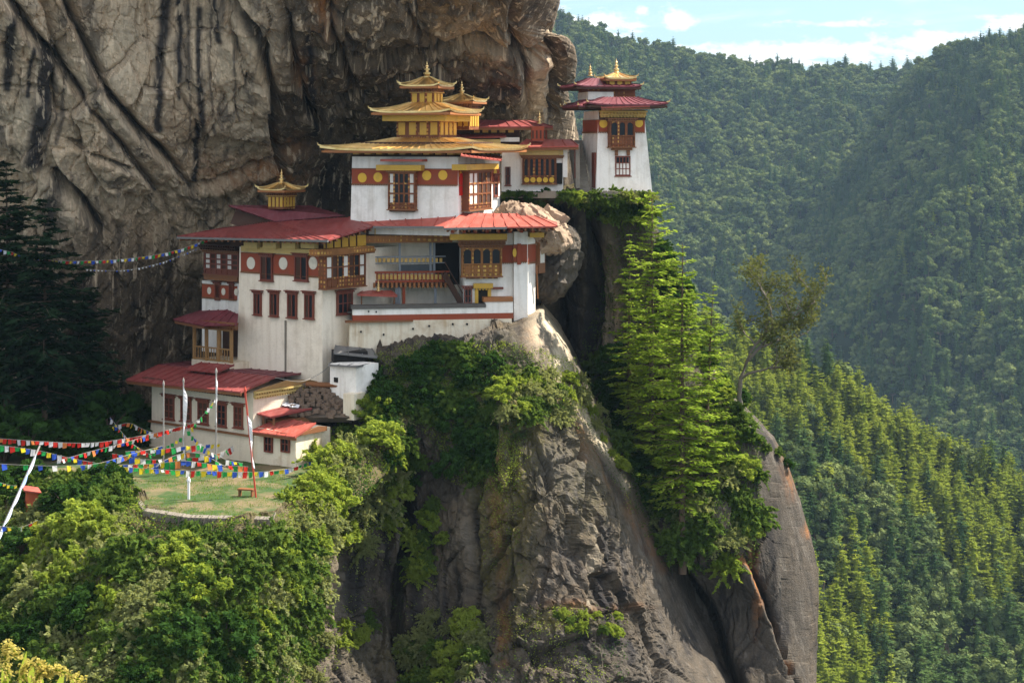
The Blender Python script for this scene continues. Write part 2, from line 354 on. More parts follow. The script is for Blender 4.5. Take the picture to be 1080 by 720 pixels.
# ------------------------------------------------------------------ rock masses
def rock(name, mat, py0, py1, ny, left, right, nx, depth, R=4.0, RT=2.0, back=30, topback=0, amp=1.0, seed=1, leftR=0, attrs=None, cracks=(), fs=(.28, .28, .17), label=None, top=None, fine=1.0, warp=1.0, edge=.03):
    """closed-edged rock sheet: front face from the outline and depth map, rounded edges that run back into the mountain"""
    nphi, nb = 10, 14
    def col_params(rr):   # list of (s, inset, behind)
        out = [(i / nx, 0.0, 0.0) for i in range(nx + 1)]
        return out
    s = np.linspace(0, 1, nx + 1); inset = np.zeros(nx + 1); beh = np.zeros(nx + 1)
    ph = np.linspace(0, math.pi / 2, nphi)[1:]
    side = np.zeros(nx + 1)
    s = np.concatenate([s, np.ones(nphi - 1), np.ones(nb)])
    side = np.concatenate([side, R * np.sin(ph), np.full(nb, R)])
    bb = (np.linspace(0, 1, nb + 1)[1:] ** 1.5) * back
    beh = np.concatenate([beh, R * (1 - np.cos(ph)), R + bb])
    t = np.linspace(0, 1, ny + 1); tside = np.zeros(ny + 1); tbeh = np.zeros(ny + 1)
    if topback > 0:
        php = np.linspace(math.pi / 2, 0, nphi)[:-1]; tb = (np.linspace(1, 0, nb + 1)[:-1] ** 1.3) * topback
        t = np.concatenate([np.zeros(nb + nphi - 1), t])
        tside = np.concatenate([np.full(nb, RT), RT * np.sin(php), tside])
        tbeh = np.concatenate([RT + tb, RT * (1 - np.cos(php)), tbeh])
    S, T = np.meshgrid(s, t); SI, TI = np.meshgrid(side, tside); BX, BT = np.meshgrid(beh, tbeh)
    shp = S.shape; S = S.ravel(); T = T.ravel(); SI = SI.ravel(); TI = TI.ravel(); B = np.maximum(BX, BT).ravel()
    py = py0 + (py1 - py0) * T
    ly = np.interp(py, [a[1] for a in left], [a[0] for a in left]); ry = np.interp(py, [a[1] for a in right], [a[0] for a in right])
    Y0 = depth(lyc := (ly + (ry - ly) * S), py); ppm = FPX / Y0
    rin = ry - R * ppm; px = ly + (rin - ly) * S + SI * ppm
    pyy = py + (RT * (1 - T) ** 8 * ppm if topback > 0 else 0) - TI * ppm
    if top is not None:
        tp_ = np.interp(px, [a[0] for a in top], [a[1] for a in top]); pyy = tp_ + (pyy - py0) * (py1 - tp_) / (py1 - py0)
    Y0 = depth(px, pyy); ppm = FPX / Y0
    X = (px - 540) / FPX * Y0; Z = (HZ - pyy) / FPX * Y0; Y = Y0 + B
    V = np.stack([X, Y, Z], 1).reshape(shp + (3,))
    du = np.gradient(V, axis=1); dv = np.gradient(V, axis=0); N = np.cross(du, dv); N /= np.linalg.norm(N, axis=2, keepdims=True) + 1e-9
    for _ in range(6):
        N[1:-1, 1:-1] = (N[1:-1, 1:-1] * 2 + N[:-2, 1:-1] + N[2:, 1:-1] + N[1:-1, :-2] + N[1:-1, 2:]) / 6
    N /= np.linalg.norm(N, axis=2, keepdims=True) + 1e-9
    N = N.reshape(-1, 3); V = V.reshape(-1, 3)
    if N[:, 1].mean() > 0: N = -N
    wp = V + 1.3 * warp * np.stack([fbm(V * .35, 3, seed + 40), fbm(V * .35, 3, seed + 50), fbm(V * .35, 3, seed + 60)], 1)
    o1, g1 = facets(wp * np.array(fs), seed); o2, g2 = facets(wp * np.array(fs) * 3.1 + 5, seed + 9)
    o3, g3 = facets((V + .4 * (wp - V)) * np.array(fs) * 8.5 + 3, seed + 19)
    D = amp * (1.05 * o1 + .50 * o2 + .17 * o3 * fine) + amp * (1.0 * fbm(V * .09, 3, seed + 3) + .16 * fbm(V * .5, 3, seed + 5) + .12 * fine * fbm(V * 2.6, 4, seed + 6) + .10 * fbm(V * np.array([2.2, 2.2, .25]), 3, seed + 8))
    D -= amp * (.30 * np.exp(-(g1 / .03) ** 2) + .16 * np.exp(-(g2 / .045) ** 2))
    ed = np.minimum(np.clip(1 - (SI / max(R, .1)), 0, 1), np.clip((1 - S) / edge, 0, 1)) * .85 + .15; D = D * ed
    for (line, w, dp, st) in cracks:
        wob = 5 * fbm(V * .5, 3, 77)
        d, sd, tt = polydist(px + wob, pyy + wob * .6, line); fade = np.clip(np.minimum(tt, 1 - tt) * 8, .25, 1)
        D -= dp * fade * np.exp(-(d / w) ** 2)
        D += st * np.clip(1 - d / 34.0, 0, 1) ** 2 * np.where(sd > 0, 1, 0) * fade
    V = V + N * D[:, None]
    A = {'tone': 0, 'rust': 0, 'moss': 0, 'light': 0, 'streak': 0}
    A = {k: np.zeros(len(V)) for k in A}
    if attrs: attrs(px, pyy, V, A)
    ii = np.arange(shp[0] * shp[1]).reshape(shp)
    Fq = np.stack([ii[:-1, :-1].ravel(), ii[1:, :-1].ravel(), ii[1:, 1:].ravel(), ii[:-1, 1:].ravel()], 1)
    me = fast_mesh(name, V, Fq, [mat], smooth=False, attrs=A)
    o = put(name, me); tag(o, kind='structure')
    return o
def blob(px, py, cx, cy, ax, ay): return np.clip(1.3 - np.sqrt(((px - cx) / ax) ** 2 + ((py - cy) / ay) ** 2), 0, 1)
def strk(px, py, V, line, w0, w1):
    d, s, t = polydist(px + 3 * fbm(V * .8, 2, 31), py, line); w = w0 + (w1 - w0) * t
    return np.clip(1.6 - d / w, 0, 1)

# --- the great wall behind the monastery
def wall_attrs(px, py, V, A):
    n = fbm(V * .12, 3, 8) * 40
    A['tone'][:] = np.clip(np.clip((px + n - 285) / 30, 0, 1) * .88 + np.clip((py + n - 205) / 70, 0, 1) * .6 * np.clip((330 - px) / 60, 0, 1), 0, .9)  # darker rock to the right, with shade under the overhang painted in
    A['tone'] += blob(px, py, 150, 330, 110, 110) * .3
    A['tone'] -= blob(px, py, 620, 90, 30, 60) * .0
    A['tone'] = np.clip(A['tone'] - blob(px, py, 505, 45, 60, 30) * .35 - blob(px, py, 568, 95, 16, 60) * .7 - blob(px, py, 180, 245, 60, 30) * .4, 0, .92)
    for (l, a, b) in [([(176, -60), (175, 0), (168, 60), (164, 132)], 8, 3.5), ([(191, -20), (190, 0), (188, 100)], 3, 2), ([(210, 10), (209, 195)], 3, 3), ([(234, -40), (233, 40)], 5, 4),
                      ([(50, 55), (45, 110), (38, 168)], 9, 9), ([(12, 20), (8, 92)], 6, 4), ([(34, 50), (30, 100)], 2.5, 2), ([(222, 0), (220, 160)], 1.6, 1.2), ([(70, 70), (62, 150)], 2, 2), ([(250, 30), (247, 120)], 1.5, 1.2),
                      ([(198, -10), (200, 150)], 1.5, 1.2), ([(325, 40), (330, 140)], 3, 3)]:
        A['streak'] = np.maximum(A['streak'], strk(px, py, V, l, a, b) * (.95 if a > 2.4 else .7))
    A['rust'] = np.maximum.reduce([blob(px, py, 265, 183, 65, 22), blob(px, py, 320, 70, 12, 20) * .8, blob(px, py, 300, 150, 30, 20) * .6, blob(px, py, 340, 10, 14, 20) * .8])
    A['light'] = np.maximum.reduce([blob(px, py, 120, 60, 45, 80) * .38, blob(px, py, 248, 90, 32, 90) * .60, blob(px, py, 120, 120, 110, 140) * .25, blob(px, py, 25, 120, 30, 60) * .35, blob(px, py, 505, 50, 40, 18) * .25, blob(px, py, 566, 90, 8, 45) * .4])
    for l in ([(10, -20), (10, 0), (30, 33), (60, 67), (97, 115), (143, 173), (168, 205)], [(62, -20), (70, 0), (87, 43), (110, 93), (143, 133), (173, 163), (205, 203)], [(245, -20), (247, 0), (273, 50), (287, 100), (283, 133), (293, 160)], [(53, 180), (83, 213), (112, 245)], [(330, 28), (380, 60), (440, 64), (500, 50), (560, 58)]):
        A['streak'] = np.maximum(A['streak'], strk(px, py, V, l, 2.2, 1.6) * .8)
    A['streak'] = np.maximum(A['streak'], np.maximum(blob(px + 12 * fbm(V * .4, 3, 71), py, 352, 195, 26, 40), blob(px + 9 * fbm(V * .4, 3, 71), py, 56, 215, 12, 35)) * .85)
wall_depth = tps([(0, -60, 112), (0, 0, 113), (0, 100, 117), (0, 200, 121), (0, 330, 127), (0, 450, 130), (100, 0, 116), (100, 120, 119), (100, 200, 121), (110, 330, 126), (150, 450, 132),
                  (200, 0, 119), (200, 100, 121), (200, 190, 126), (190, 300, 132), (200, 380, 134), (300, 0, 117), (300, 60, 120), (300, 130, 128), (300, 200, 133), (300, 300, 137), (400, -60, 112), (400, 0, 117), (400, 50, 121), (400, 95, 129), (400, 150, 139), (400, 200, 142), (400, 300, 142),
                  (500, -60, 114), (500, 0, 118), (500, 55, 124), (500, 95, 131), (500, 140, 141), (500, 200, 143), (570, -60, 118), (570, 0, 122), (570, 60, 128), (570, 110, 134), (600, 60, 130), (600, 120, 138), (600, 200, 141), (620, 300, 142), (620, -60, 122)])
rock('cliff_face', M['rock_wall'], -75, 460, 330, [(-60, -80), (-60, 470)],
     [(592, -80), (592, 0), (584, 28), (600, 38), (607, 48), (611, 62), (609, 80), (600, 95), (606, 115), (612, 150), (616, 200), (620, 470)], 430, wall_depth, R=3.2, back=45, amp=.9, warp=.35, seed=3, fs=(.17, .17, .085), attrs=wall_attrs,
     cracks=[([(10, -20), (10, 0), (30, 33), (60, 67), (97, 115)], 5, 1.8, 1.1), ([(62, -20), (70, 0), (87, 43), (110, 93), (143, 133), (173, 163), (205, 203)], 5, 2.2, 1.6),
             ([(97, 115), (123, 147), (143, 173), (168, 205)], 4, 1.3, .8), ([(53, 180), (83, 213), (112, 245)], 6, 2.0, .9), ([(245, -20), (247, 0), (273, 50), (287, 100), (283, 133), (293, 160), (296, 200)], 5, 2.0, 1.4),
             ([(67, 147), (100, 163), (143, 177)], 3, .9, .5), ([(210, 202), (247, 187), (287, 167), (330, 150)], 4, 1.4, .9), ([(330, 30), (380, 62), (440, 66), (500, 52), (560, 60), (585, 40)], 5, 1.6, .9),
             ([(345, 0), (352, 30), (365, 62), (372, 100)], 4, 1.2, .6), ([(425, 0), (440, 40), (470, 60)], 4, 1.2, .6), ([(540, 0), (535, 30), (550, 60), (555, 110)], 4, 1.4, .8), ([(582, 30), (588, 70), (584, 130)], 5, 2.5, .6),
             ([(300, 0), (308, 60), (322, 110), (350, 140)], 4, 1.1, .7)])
# --- the rock under the tower and the right-hand spur
def right_attrs(px, py, V, A):
    A['tone'][:] = np.clip(.30 + blob(px, py, 615, 300, 45, 120) * .1 - blob(px, py, 642, 325, 12, 70) * 1.2, 0, .95)
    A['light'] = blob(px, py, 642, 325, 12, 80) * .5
    A['streak'] = np.maximum(strk(px, py, V, [(600, 230), (604, 390)], 7, 10), strk(px, py, V, [(622, 235), (620, 390)], 3, 3)) * .8
    A['rust'] = np.maximum.reduce([blob(px, py, 838, 480, 12, 45), blob(px, py, 797, 610, 5, 60) * .7, blob(px, py, 642, 330, 12, 70) * .6, strk(px, py, V, [(780, 585), (800, 620), (835, 715)], 3, 2), blob(px, py, 862, 565, 14, 8)])
    A['moss'] = blob(px, py, 660, 205, 90, 14)
right_depth = tps([(540, 205, 121.7), (600, 205, 121.8), (690, 206, 122.0), (560, 235, 123.2), (600, 240, 123.6), (600, 300, 128), (600, 400, 129), (645, 235, 124.5), (645, 400, 126), (680, 400, 122), (740, 400, 121), (560, 500, 126), (700, 500, 117), (700, 600, 114),
                   (700, 720, 114), (790, 470, 117), (790, 600, 114.5), (790, 720, 112), (850, 560, 118), (860, 700, 115), (740, 650, 116), (640, 600, 118)])
rock('tower_rock', M['rock_front'], 204.5, 770, 330, [(525, 200), (525, 400), (600, 780)],
     [(688, 200), (690, 215), (700, 245), (715, 300), (735, 360), (765, 420), (800, 450), (822, 468), (838, 500), (850, 535), (864, 575), (870, 610), (871, 660), (868, 780)], 230, right_depth, R=3.0, RT=.5, back=40, topback=16, amp=.6, warp=.6, edge=.20, seed=21, attrs=right_attrs,
     cracks=[([(785, 585), (800, 620), (835, 720), (850, 780)], 4, 1.6, 1.6), ([(715, 590), (735, 640), (775, 720), (800, 780)], 7, 3.0, 1.2), ([(625, 200), (628, 400)], 6, 2.0, .8), ([(590, 200), (590, 400)], 6, 2.0, .5),], fs=(.22, .22, .10))
# --- the front spur that carries the monastery
def front_attrs(px, py, V, A):
    n = fbm(V * .2, 3, 9) * 25
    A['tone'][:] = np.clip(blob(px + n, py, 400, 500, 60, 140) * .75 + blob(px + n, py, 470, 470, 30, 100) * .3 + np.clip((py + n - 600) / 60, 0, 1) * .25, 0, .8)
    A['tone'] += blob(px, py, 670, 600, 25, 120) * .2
    A['moss'] = np.clip(blob(px, py, 535, 520, 34, 150) + strk(px, py, V, [(500, 430), (505, 620)], 7, 5) * .7 + blob(px, py, 620, 520, 50, 60) * .35 + blob(px, py, 560, 440, 80, 40) * .6 + blob(px, py, 600, 655, 60, 14) + blob(px, py, 440, 690, 80, 30) * .4 + blob(px, py, 325, 560, 40, 60) * .3, 0, 1)
    A['rust'] = np.clip(strk(px, py, V, [(575, 350), (600, 430), (640, 500), (700, 600)], 12, 6) * .35 + strk(px, py, V, [(520, 480), (528, 700)], 8, 5) * .5 + blob(px, py, 580, 355, 28, 32) * .45 + blob(px, py, 320, 640, 30, 60) * .35 + blob(px, py, 620, 640, 60, 6) * .5, 0, 1)
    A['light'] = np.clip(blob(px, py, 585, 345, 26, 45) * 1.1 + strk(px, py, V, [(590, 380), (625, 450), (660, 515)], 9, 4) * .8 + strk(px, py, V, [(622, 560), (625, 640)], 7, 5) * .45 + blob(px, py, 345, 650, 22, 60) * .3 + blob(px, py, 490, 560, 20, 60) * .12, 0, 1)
    for (l, a, b) in [([(640, 560), (645, 680)], 5, 4), ([(655, 580), (662, 700)], 3, 3), ([(435, 480), (440, 720)], 7, 5), ([(380, 500), (372, 640)], 7, 6), ([(400, 470), (408, 620)], 4, 4), ([(455, 520), (462, 700)], 3, 2), ([(480, 600), (484, 720)], 3, 2)]:
        A['streak'] = np.maximum(A['streak'], strk(px, py, V, l, a, b) * .7)
front_depth = tps([(340, 350, 113), (340, 440, 110), (400, 370, 112), (450, 355, 112.2), (545, 340, 112), (600, 360, 116), (620, 430, 115), (400, 430, 109), (470, 420, 109.5), (540, 420, 108.5), (590, 430, 111), (340, 520, 104), (400, 520, 108), (470, 520, 108.5),
                   (540, 520, 106), (600, 520, 106), (650, 540, 111), (690, 580, 113), (250, 560, 103), (320, 600, 100), (380, 620, 106), (440, 620, 107.5), (520, 640, 104), (600, 640, 103), (680, 640, 109), (720, 680, 111), (250, 720, 97), (320, 720, 97), (400, 720, 103), (500, 720, 101), (600, 720, 100), (700, 720, 105), (760, 740, 109),
                   (250, 450, 112), (200, 600, 101)])
rock('front_spur', M['rock_front'], 338, 775, 330, [(235, 330), (235, 780)],
     [(568, 330), (580, 345), (600, 375), (614, 400), (628, 430), (645, 462), (662, 490), (685, 530), (700, 570), (715, 610), (735, 650), (757, 700), (790, 780)], 330, front_depth, R=2.2, RT=.6, back=22, topback=6, amp=.65, warp=.5, edge=.05, top=[(235, 505), (300, 490), (322, 470), (337, 432), (345, 410), (368, 378), (450, 360), (520, 352), (545, 345), (568, 332), (790, 332)], seed=33, attrs=front_attrs,
     cracks=[([(425, 470), (428, 560), (415, 640), (425, 720)], 6, 2.2, .8), ([(375, 480), (360, 560), (350, 640), (352, 720)], 5, 1.8, .8), ([(600, 430), (625, 540), (615, 640), (640, 720)], 4, .9, .9), ([(475, 430), (500, 520), (495, 640), (520, 720)], 4, .9, .5),
             ([(330, 600), (326, 690), (300, 740)], 4, 1.4, .6), ([(620, 650), (660, 668), (700, 700)], 3, .8, .6)], fs=(.25, .25, .13), fine=1.5)
# --- brown overhanging boulder beside the golden temple
def lump(name, center, rad, amp, seed, mat, n=5, label=None, cat=None, smooth=False, kind=None):
    import bmesh
    bm = bmesh.new(); bmesh.ops.create_icosphere(bm, subdivisions=n, radius=1.0)
    V = np.array([v.co[:] for v in bm.verts]); Fc = np.array([[v.index for v in f.verts] for f in bm.faces]); bm.free()
    W = V * np.array(rad); Q = W + np.array(center)
    o1, g1 = facets(Q * .55, seed); o2, g2 = facets(Q * 1.6, seed + 4)
    D = amp * (.8 * o1 + .3 * o2 + .5 * fbm(Q * .5, 4, seed) + .12 * fbm(Q * 3, 3, seed + 2))
    Nn = V / (np.array(rad) / max(rad)); Nn /= np.linalg.norm(Nn, axis=1, keepdims=True)
    me = fast_mesh(name, W + Nn * D[:, None], Fc, [mat], smooth=smooth)
    o = put(name, me, center)
    return tag(o, label, cat, kind=kind)
bo = lump('boulder', P(564, 243, 119.0), (3.1, 2.6, 1.55), .62, 5, paint('brown_boulder_rock', (.36, .26, .18), .5, .95, scale=.9, dirtamt=.7, dirt=(.12, .09, .07)), 6,
     'huge brown boulder wedged under the tower terrace right of the golden roofed temple', 'boulder')
bo.rotation_euler = (0, math.radians(28), 0)

EDGE = [(-80, 500), (0, 503), (60, 505), (125, 506), (140, 520), (152, 538), (200, 545), (285, 547), (300, 530), (318, 505), (345, 480), (380, 460), (420, 440), (445, 430)]
def edge_depth(px):
    pe = np.interp(px, [a[0] for a in EDGE], [a[1] for a in EDGE]); return 20.1 * FPX / (pe - HZ)
slope_pts = [(q, p, 20.1 * FPX / (p - HZ)) for q, p in EDGE if q <= 300] + [(345, 482, 103.5), (400, 455, 107), (445, 430, 109.5)]
slope_pts += [(-60, 775, 82), (0, 720, 84), (0, 600, 93), (80, 560, 93), (100, 640, 86), (150, 720, 81.5), (200, 600, 87.5), (250, 720, 85), (290, 640, 89.5), (330, 560, 95), (380, 520, 101), (420, 500, 105), (340, 720, 95), (-60, 500, 103), (450, 775, 102)]
def slope_attrs(px, py, V, A):
    A['moss'][:] = .6; A['light'] = blob(px, py, 300, 660, 30, 60) * .4
rock('slope', M['soil'], 500, 775, 170, [(-80, 480), (-80, 780)], [(445, 430), (440, 500), (405, 545), (355, 570), (332, 610), (322, 670), (300, 725), (290, 780)], 240, tps(slope_pts), R=1.0, RT=.3, back=10, topback=1.5, amp=.35, seed=51, attrs=slope_attrs, top=EDGE)
PXg, TT = np.meshgrid(np.linspace(-120, 345, 160), np.linspace(0, 1, 110)); shp = PXg.shape; PXg = PXg.ravel(); TT = TT.ravel()
Ye = edge_depth(PXg) + .25; YY = Ye + (136 - Ye) * TT ** 1.2; Vg = np.stack([px2x(PXg, YY) if 'px2x' in globals() else (PXg - 540) / FPX * YY, YY, np.full_like(YY, -20.1)], 1)
Vg[:, 2] += .10 * fbm(Vg * .4, 3, 5) + .04 * fbm(Vg * 2.2, 3, 6)
ii = np.arange(len(PXg)).reshape(shp); tag(put('terrace_ground', fast_mesh('terrace_ground', Vg, np.stack([ii[:-1, :-1].ravel(), ii[:-1, 1:].ravel(), ii[1:, 1:].ravel(), ii[1:, :-1].ravel()], 1), [M['lawn']], smooth=True)), kind='structure')

# ------------------------------------------------------------------ far terrain: three hillside sheets and the valley floor
def px2x(px, Y): return (px - 540) / FPX * Y
RA = [(-600, -60), (300, -10), (500, 15), (590, 28), (640, 44), (700, 62), (730, 68), (760, 70), (800, 78), (850, 82), (900, 86), (950, 84), (1000, 82), (1100, 80), (1300, 60), (1700, 20)]
RB = [(640, 500), (700, 440), (760, 375), (820, 300), (880, 205), (925, 138), (955, 96), (972, 76), (990, 65), (1030, 54), (1080, 46), (1150, 35), (1300, 10), (1700, -40)]
RC = [(600, 330), (700, 355), (760, 372), (800, 390), (840, 398), (870, 410), (900, 430), (960, 466), (1000, 495), (1060, 514), (1080, 520), (1150, 535), (1300, 600), (1700, 700)]
def sheet_z(px, Y, ridge, Yr, slope, seed, namp, nsc):
    rp = np.interp(px, [a[0] for a in ridge], [a[1] for a in ridge])
    x = px2x(px, Yr); k = np.clip((Yr - Y) / 120.0, 0, 1)
    zr = (HZ - rp) / FPX * Yr
    q = np.stack([x * nsc, Y * nsc * .35, np.zeros_like(x)], 1)
    return zr - slope * np.abs(Yr - Y) * (1 - .25 * np.clip((Y - Yr) / 50, 0, 1)) + namp * k * fbm(q, 4, seed, ridged=True) + 4 * fbm(np.stack([x * .03, Y * .03, x * 0], 1), 3, seed + 2)
SH = dict(A=(RA, 1500.0, .62, 4, 55, .008), B=(RB, 1250.0, .60, 14, 45, .010), C=(RC, 470.0, .50, 24, 10, .02))
def sheet(name, key, pxr, Yrg, nx, ny):
    ridge, Yr, sl, sd, na, ns = SH[key]
    PX, YY = np.meshgrid(np.linspace(*pxr, nx), np.linspace(*Yrg, ny)); shp = PX.shape; PX = PX.ravel(); YY = YY.ravel()
    Z = sheet_z(PX, YY, ridge, Yr, sl, sd, na, ns); V = np.stack([px2x(PX, YY), YY, Z], 1)
    ii = np.arange(len(PX)).reshape(shp); Fq = np.stack([ii[:-1, :-1].ravel(), ii[:-1, 1:].ravel(), ii[1:, 1:].ravel(), ii[1:, :-1].ravel()], 1)
    return tag(put(name, fast_mesh(name, V, Fq, [M['floor']], smooth=True)), kind='structure')
sheet('far_mountain', 'A', (-500, 1700), (950, 1650), 260, 110)
sheet('right_mountain', 'B', (640, 1700), (740, 1400), 140, 90)
sheet('wooded_ridge', 'C', (600, 1600), (230, 600), 160, 90)
g = fast_mesh('valley_floor', np.array([[-1150, -25, -330], [1450, -25, -330], [1450, 1740, -330], [-1150, 1740, -330]]), np.array([[0, 1, 2, 3]]), [M['floor']])
tag(put('valley_floor', g), kind='structure')

# the air between the camera and the mountains
hv = [(x, y, z) for z in (-331.5, 260) for y in (-40, 1760) for x in (-1180, 1480)]
hz = fast_mesh('haze', np.array(hv, float), np.array([[0, 2, 3, 1], [4, 5, 7, 6], [0, 1, 5, 4], [2, 6, 7, 3], [0, 4, 6, 2], [1, 3, 7, 5]]), [])
hm = bpy.data.materials.new('mountain_haze'); hm.use_nodes = True; hn = NT(hm.node_tree)
pv = hn.n('ShaderNodeVolumePrincipled', inp={'Color': (.50, .74, 1.0, 1), 'Density': HAZE, 'Anisotropy': .25}); ho = hn.n('ShaderNodeOutputMaterial'); hm.node_tree.links.new(pv.outputs[0], ho.inputs['Volume'])
hz.materials.append(hm); tag(put('haze', hz), 'thin blue haze filling the valley in front of the mountains', 'haze', kind='stuff')

# ------------------------------------------------------------------ plant building
rng = np.random.default_rng(11)
def quads(C, A, B):
    """leaf quads (slightly folded diamonds) from centres C and half axes A, B"""
    n = len(C); V = np.empty((n, 4, 3)); V[:, 0] = C - A; V[:, 1] = C - B; V[:, 2] = C + A; V[:, 3] = C + B
    return V.reshape(-1, 3), np.arange(n * 4).reshape(n, 4)
def rvec(n): v = rng.normal(size=(n, 3)); return v / np.linalg.norm(v, axis=1, keepdims=True)
def tubes(paths, sides=6):
    """list of (points, radii) -> verts, quad faces"""
    VV, FF, off = [], [], 0
    for pts, rad in paths:
        pts = np.array(pts, float); m = len(pts)
        d = np.gradient(pts, axis=0); d /= np.linalg.norm(d, axis=1, keepdims=True) + 1e-9
        ref = np.where(np.abs(d[:, 2:3]) > .9, [[1., 0, 0]], [[0, 0, 1.]]); a = np.cross(d, ref); a /= np.linalg.norm(a, axis=1, keepdims=True) + 1e-9; b = np.cross(d, a)
        an = np.arange(sides) / sides * 2 * math.pi
        R = pts[:, None] + np.array(rad)[:, None, None] * (np.cos(an)[None, :, None] * a[:, None] + np.sin(an)[None, :, None] * b[:, None])
        VV.append(R.reshape(-1, 3))
        for i in range(m - 1):
            for j in range(sides):
                k = (j + 1) % sides; FF.append((off + i * sides + j, off + i * sides + k, off + (i + 1) * sides + k, off + (i + 1) * sides + j))
        off += m * sides
    return np.concatenate(VV), np.array(FF)
def leafcloud(C, size, up=0.35, aspect=.5):
    n = len(C); d = rvec(n); d[:, 2] = d[:, 2] * .6 + up * .2; d /= np.linalg.norm(d, axis=1, keepdims=True)
    e = np.cross(d, rvec(n)); e /= np.linalg.norm(e, axis=1, keepdims=True) + 1e-9
    s = size * rng.uniform(.6, 1.3, (n, 1)); return quads(C, d * s, e * s * aspect)
def shrub_mesh(name, mat, R=1.4, H=1.8, nclump=26, per=70, leaf=.16, shoots=False):
    Cs, paths = [], []
    for i in range(nclump):
        a = rng.uniform(0, 2 * math.pi); r = R * math.sqrt(rng.uniform(0, 1)) * .85; h = H * (1 - .55 * (r / R) ** 2) * rng.uniform(.35, 1.05)
        c = np.array([r * math.cos(a), r * math.sin(a), h]); cr = rng.uniform(.15, .5) * R * .6
        q = rvec(per) * (rng.uniform(.35, 1.0, (per, 1)) ** .5) * cr * np.array([1, 1, .7]); Cs.append(c + q)
        paths.append(([(0, 0, -.3), (c[0] * .4, c[1] * .4, c[2] * .55), tuple(c)], [.05, .03, .012]))
    V, F = leafcloud(np.concatenate(Cs), leaf)
    if shoots:
        Cs = []; paths = []
        for i in range(nclump * 3):
            a = rng.uniform(0, 2 * math.pi); el = rng.uniform(.05, 1.0); L = R * rng.uniform(.6, 1.35); d0 = np.array([math.cos(a) * (1 - el * .7), math.sin(a) * (1 - el * .7), el * H / R]); o = np.array([rng.uniform(-.4, .4) * R, rng.uniform(-.4, .4) * R, .1])
            u = rng.uniform(.25, 1.05, (per // 2 + 6, 1)); pt = o + d0 * L * u + np.array([0, 0, -.28]) * L * u ** 3; Cs.append(pt + rvec(len(u)) * (.07 + .16 * rng.random((len(u), 1))) * R * .55 * (1.1 - .6 * u))
            if i % 3 == 0: paths.append(([tuple(o * .3), tuple(o + d0 * L * .5), tuple(o + d0 * L * 1.0 + np.array([0, 0, -.28]) * L)], [.03, .018, .006]))
        V, F = leafcloud(np.concatenate(Cs), leaf, up=.6)
    tv, tf = tubes(paths, 4); mi = np.concatenate([np.zeros(len(F)), np.ones(len(tf))])
    return fast_mesh(name, np.concatenate([V, tv]), np.concatenate([F, tf + len(V)]), [mat, M['bark']], mi)
def conifer(H, R, mat, nwh, per, leaf, droop=.25, lean=0, base=.12, dens=1.0, shape=1.0, twig=True, gap=.0):
    """trunk mesh data and crown mesh data of a conifer"""
    ph0 = rng.uniform(0, 6)
    tp = [(lean * H * (t ** 2), .02 * H * math.sin(t * 3), H * t) for t in np.linspace(0, 1, 9)]
    tr = [max(.02, H * .013 * (1 - t) + .02) for t in np.linspace(0, 1, 9)]
    paths = [(tp, tr)]; Cc, Aa, Bb = [], [], []
    for w in range(nwh):
        t = base + (1 - base) * (w + rng.uniform(0, .8)) / nwh; z = H * t
        L0 = R * ((1 - t) ** (.75 * shape) * .96 + .05) * min(1, (t - base) * 5 + .55); nb = per if t < .85 else max(3, per // 2)
        for b in range(nb):
            if rng.random() < gap: continue
            a = rng.uniform(0, 2 * math.pi); L = L0 * rng.uniform(.5, 1.1) * (.72 + .5 * math.sin(3.1 * t * 5 + 2 * a + ph0) ** 2); ca, sa = math.cos(a), math.sin(a)
            cx = lean * H * t * t; s = np.linspace(0, 1, 5); rise = .35 * (t - .35) + rng.uniform(-.12, .16)
            bp = [(cx + ca * L * q, sa * L * q, z + L * (rise * q - droop * q * q + .12 * q ** 3)) for q in s]
            if twig: paths.append((bp, [.012 * L + .012, .011 * L + .01, .02, .012, .006]))
            k = max(4, int(L / leaf * 3.2 * dens)); u = rng.uniform(.12, 1.03, k)
            bpn = np.array(bp); P0 = np.stack([np.interp(u, s, bpn[:, i]) for i in range(3)], 1)
            side = np.array([-sa, ca, 0]); wd = (.33 * L * (1.05 - u) + .12 * L * .5) * rng.uniform(-1, 1, k)
            C = P0 + side * wd[:, None] + np.array([0, 0, 1]) * (rng.uniform(-.10, .05, k) * L * .5 - .18 * np.abs(wd))[:, None]
            dirn = np.array([ca, sa, -.15]) * .6 + side * np.sign(wd)[:, None] * .7 + rvec(k) * .35; dirn /= np.linalg.norm(dirn, axis=1, keepdims=True)
            nn = np.cross(dirn, np.array([0, 0, 1.]) + rvec(k) * .5); nn /= np.linalg.norm(nn, axis=1, keepdims=True)
            sz_ = leaf * rng.uniform(.6, 1.25, (k, 1)); Cc.append(C); Aa.append(dirn * sz_); Bb.append(nn * sz_ * .34)
    V, F = quads(np.concatenate(Cc), np.concatenate(Aa), np.concatenate(Bb)); tv, tf = tubes(paths, 5)
    return (tv, tf), (V, F)
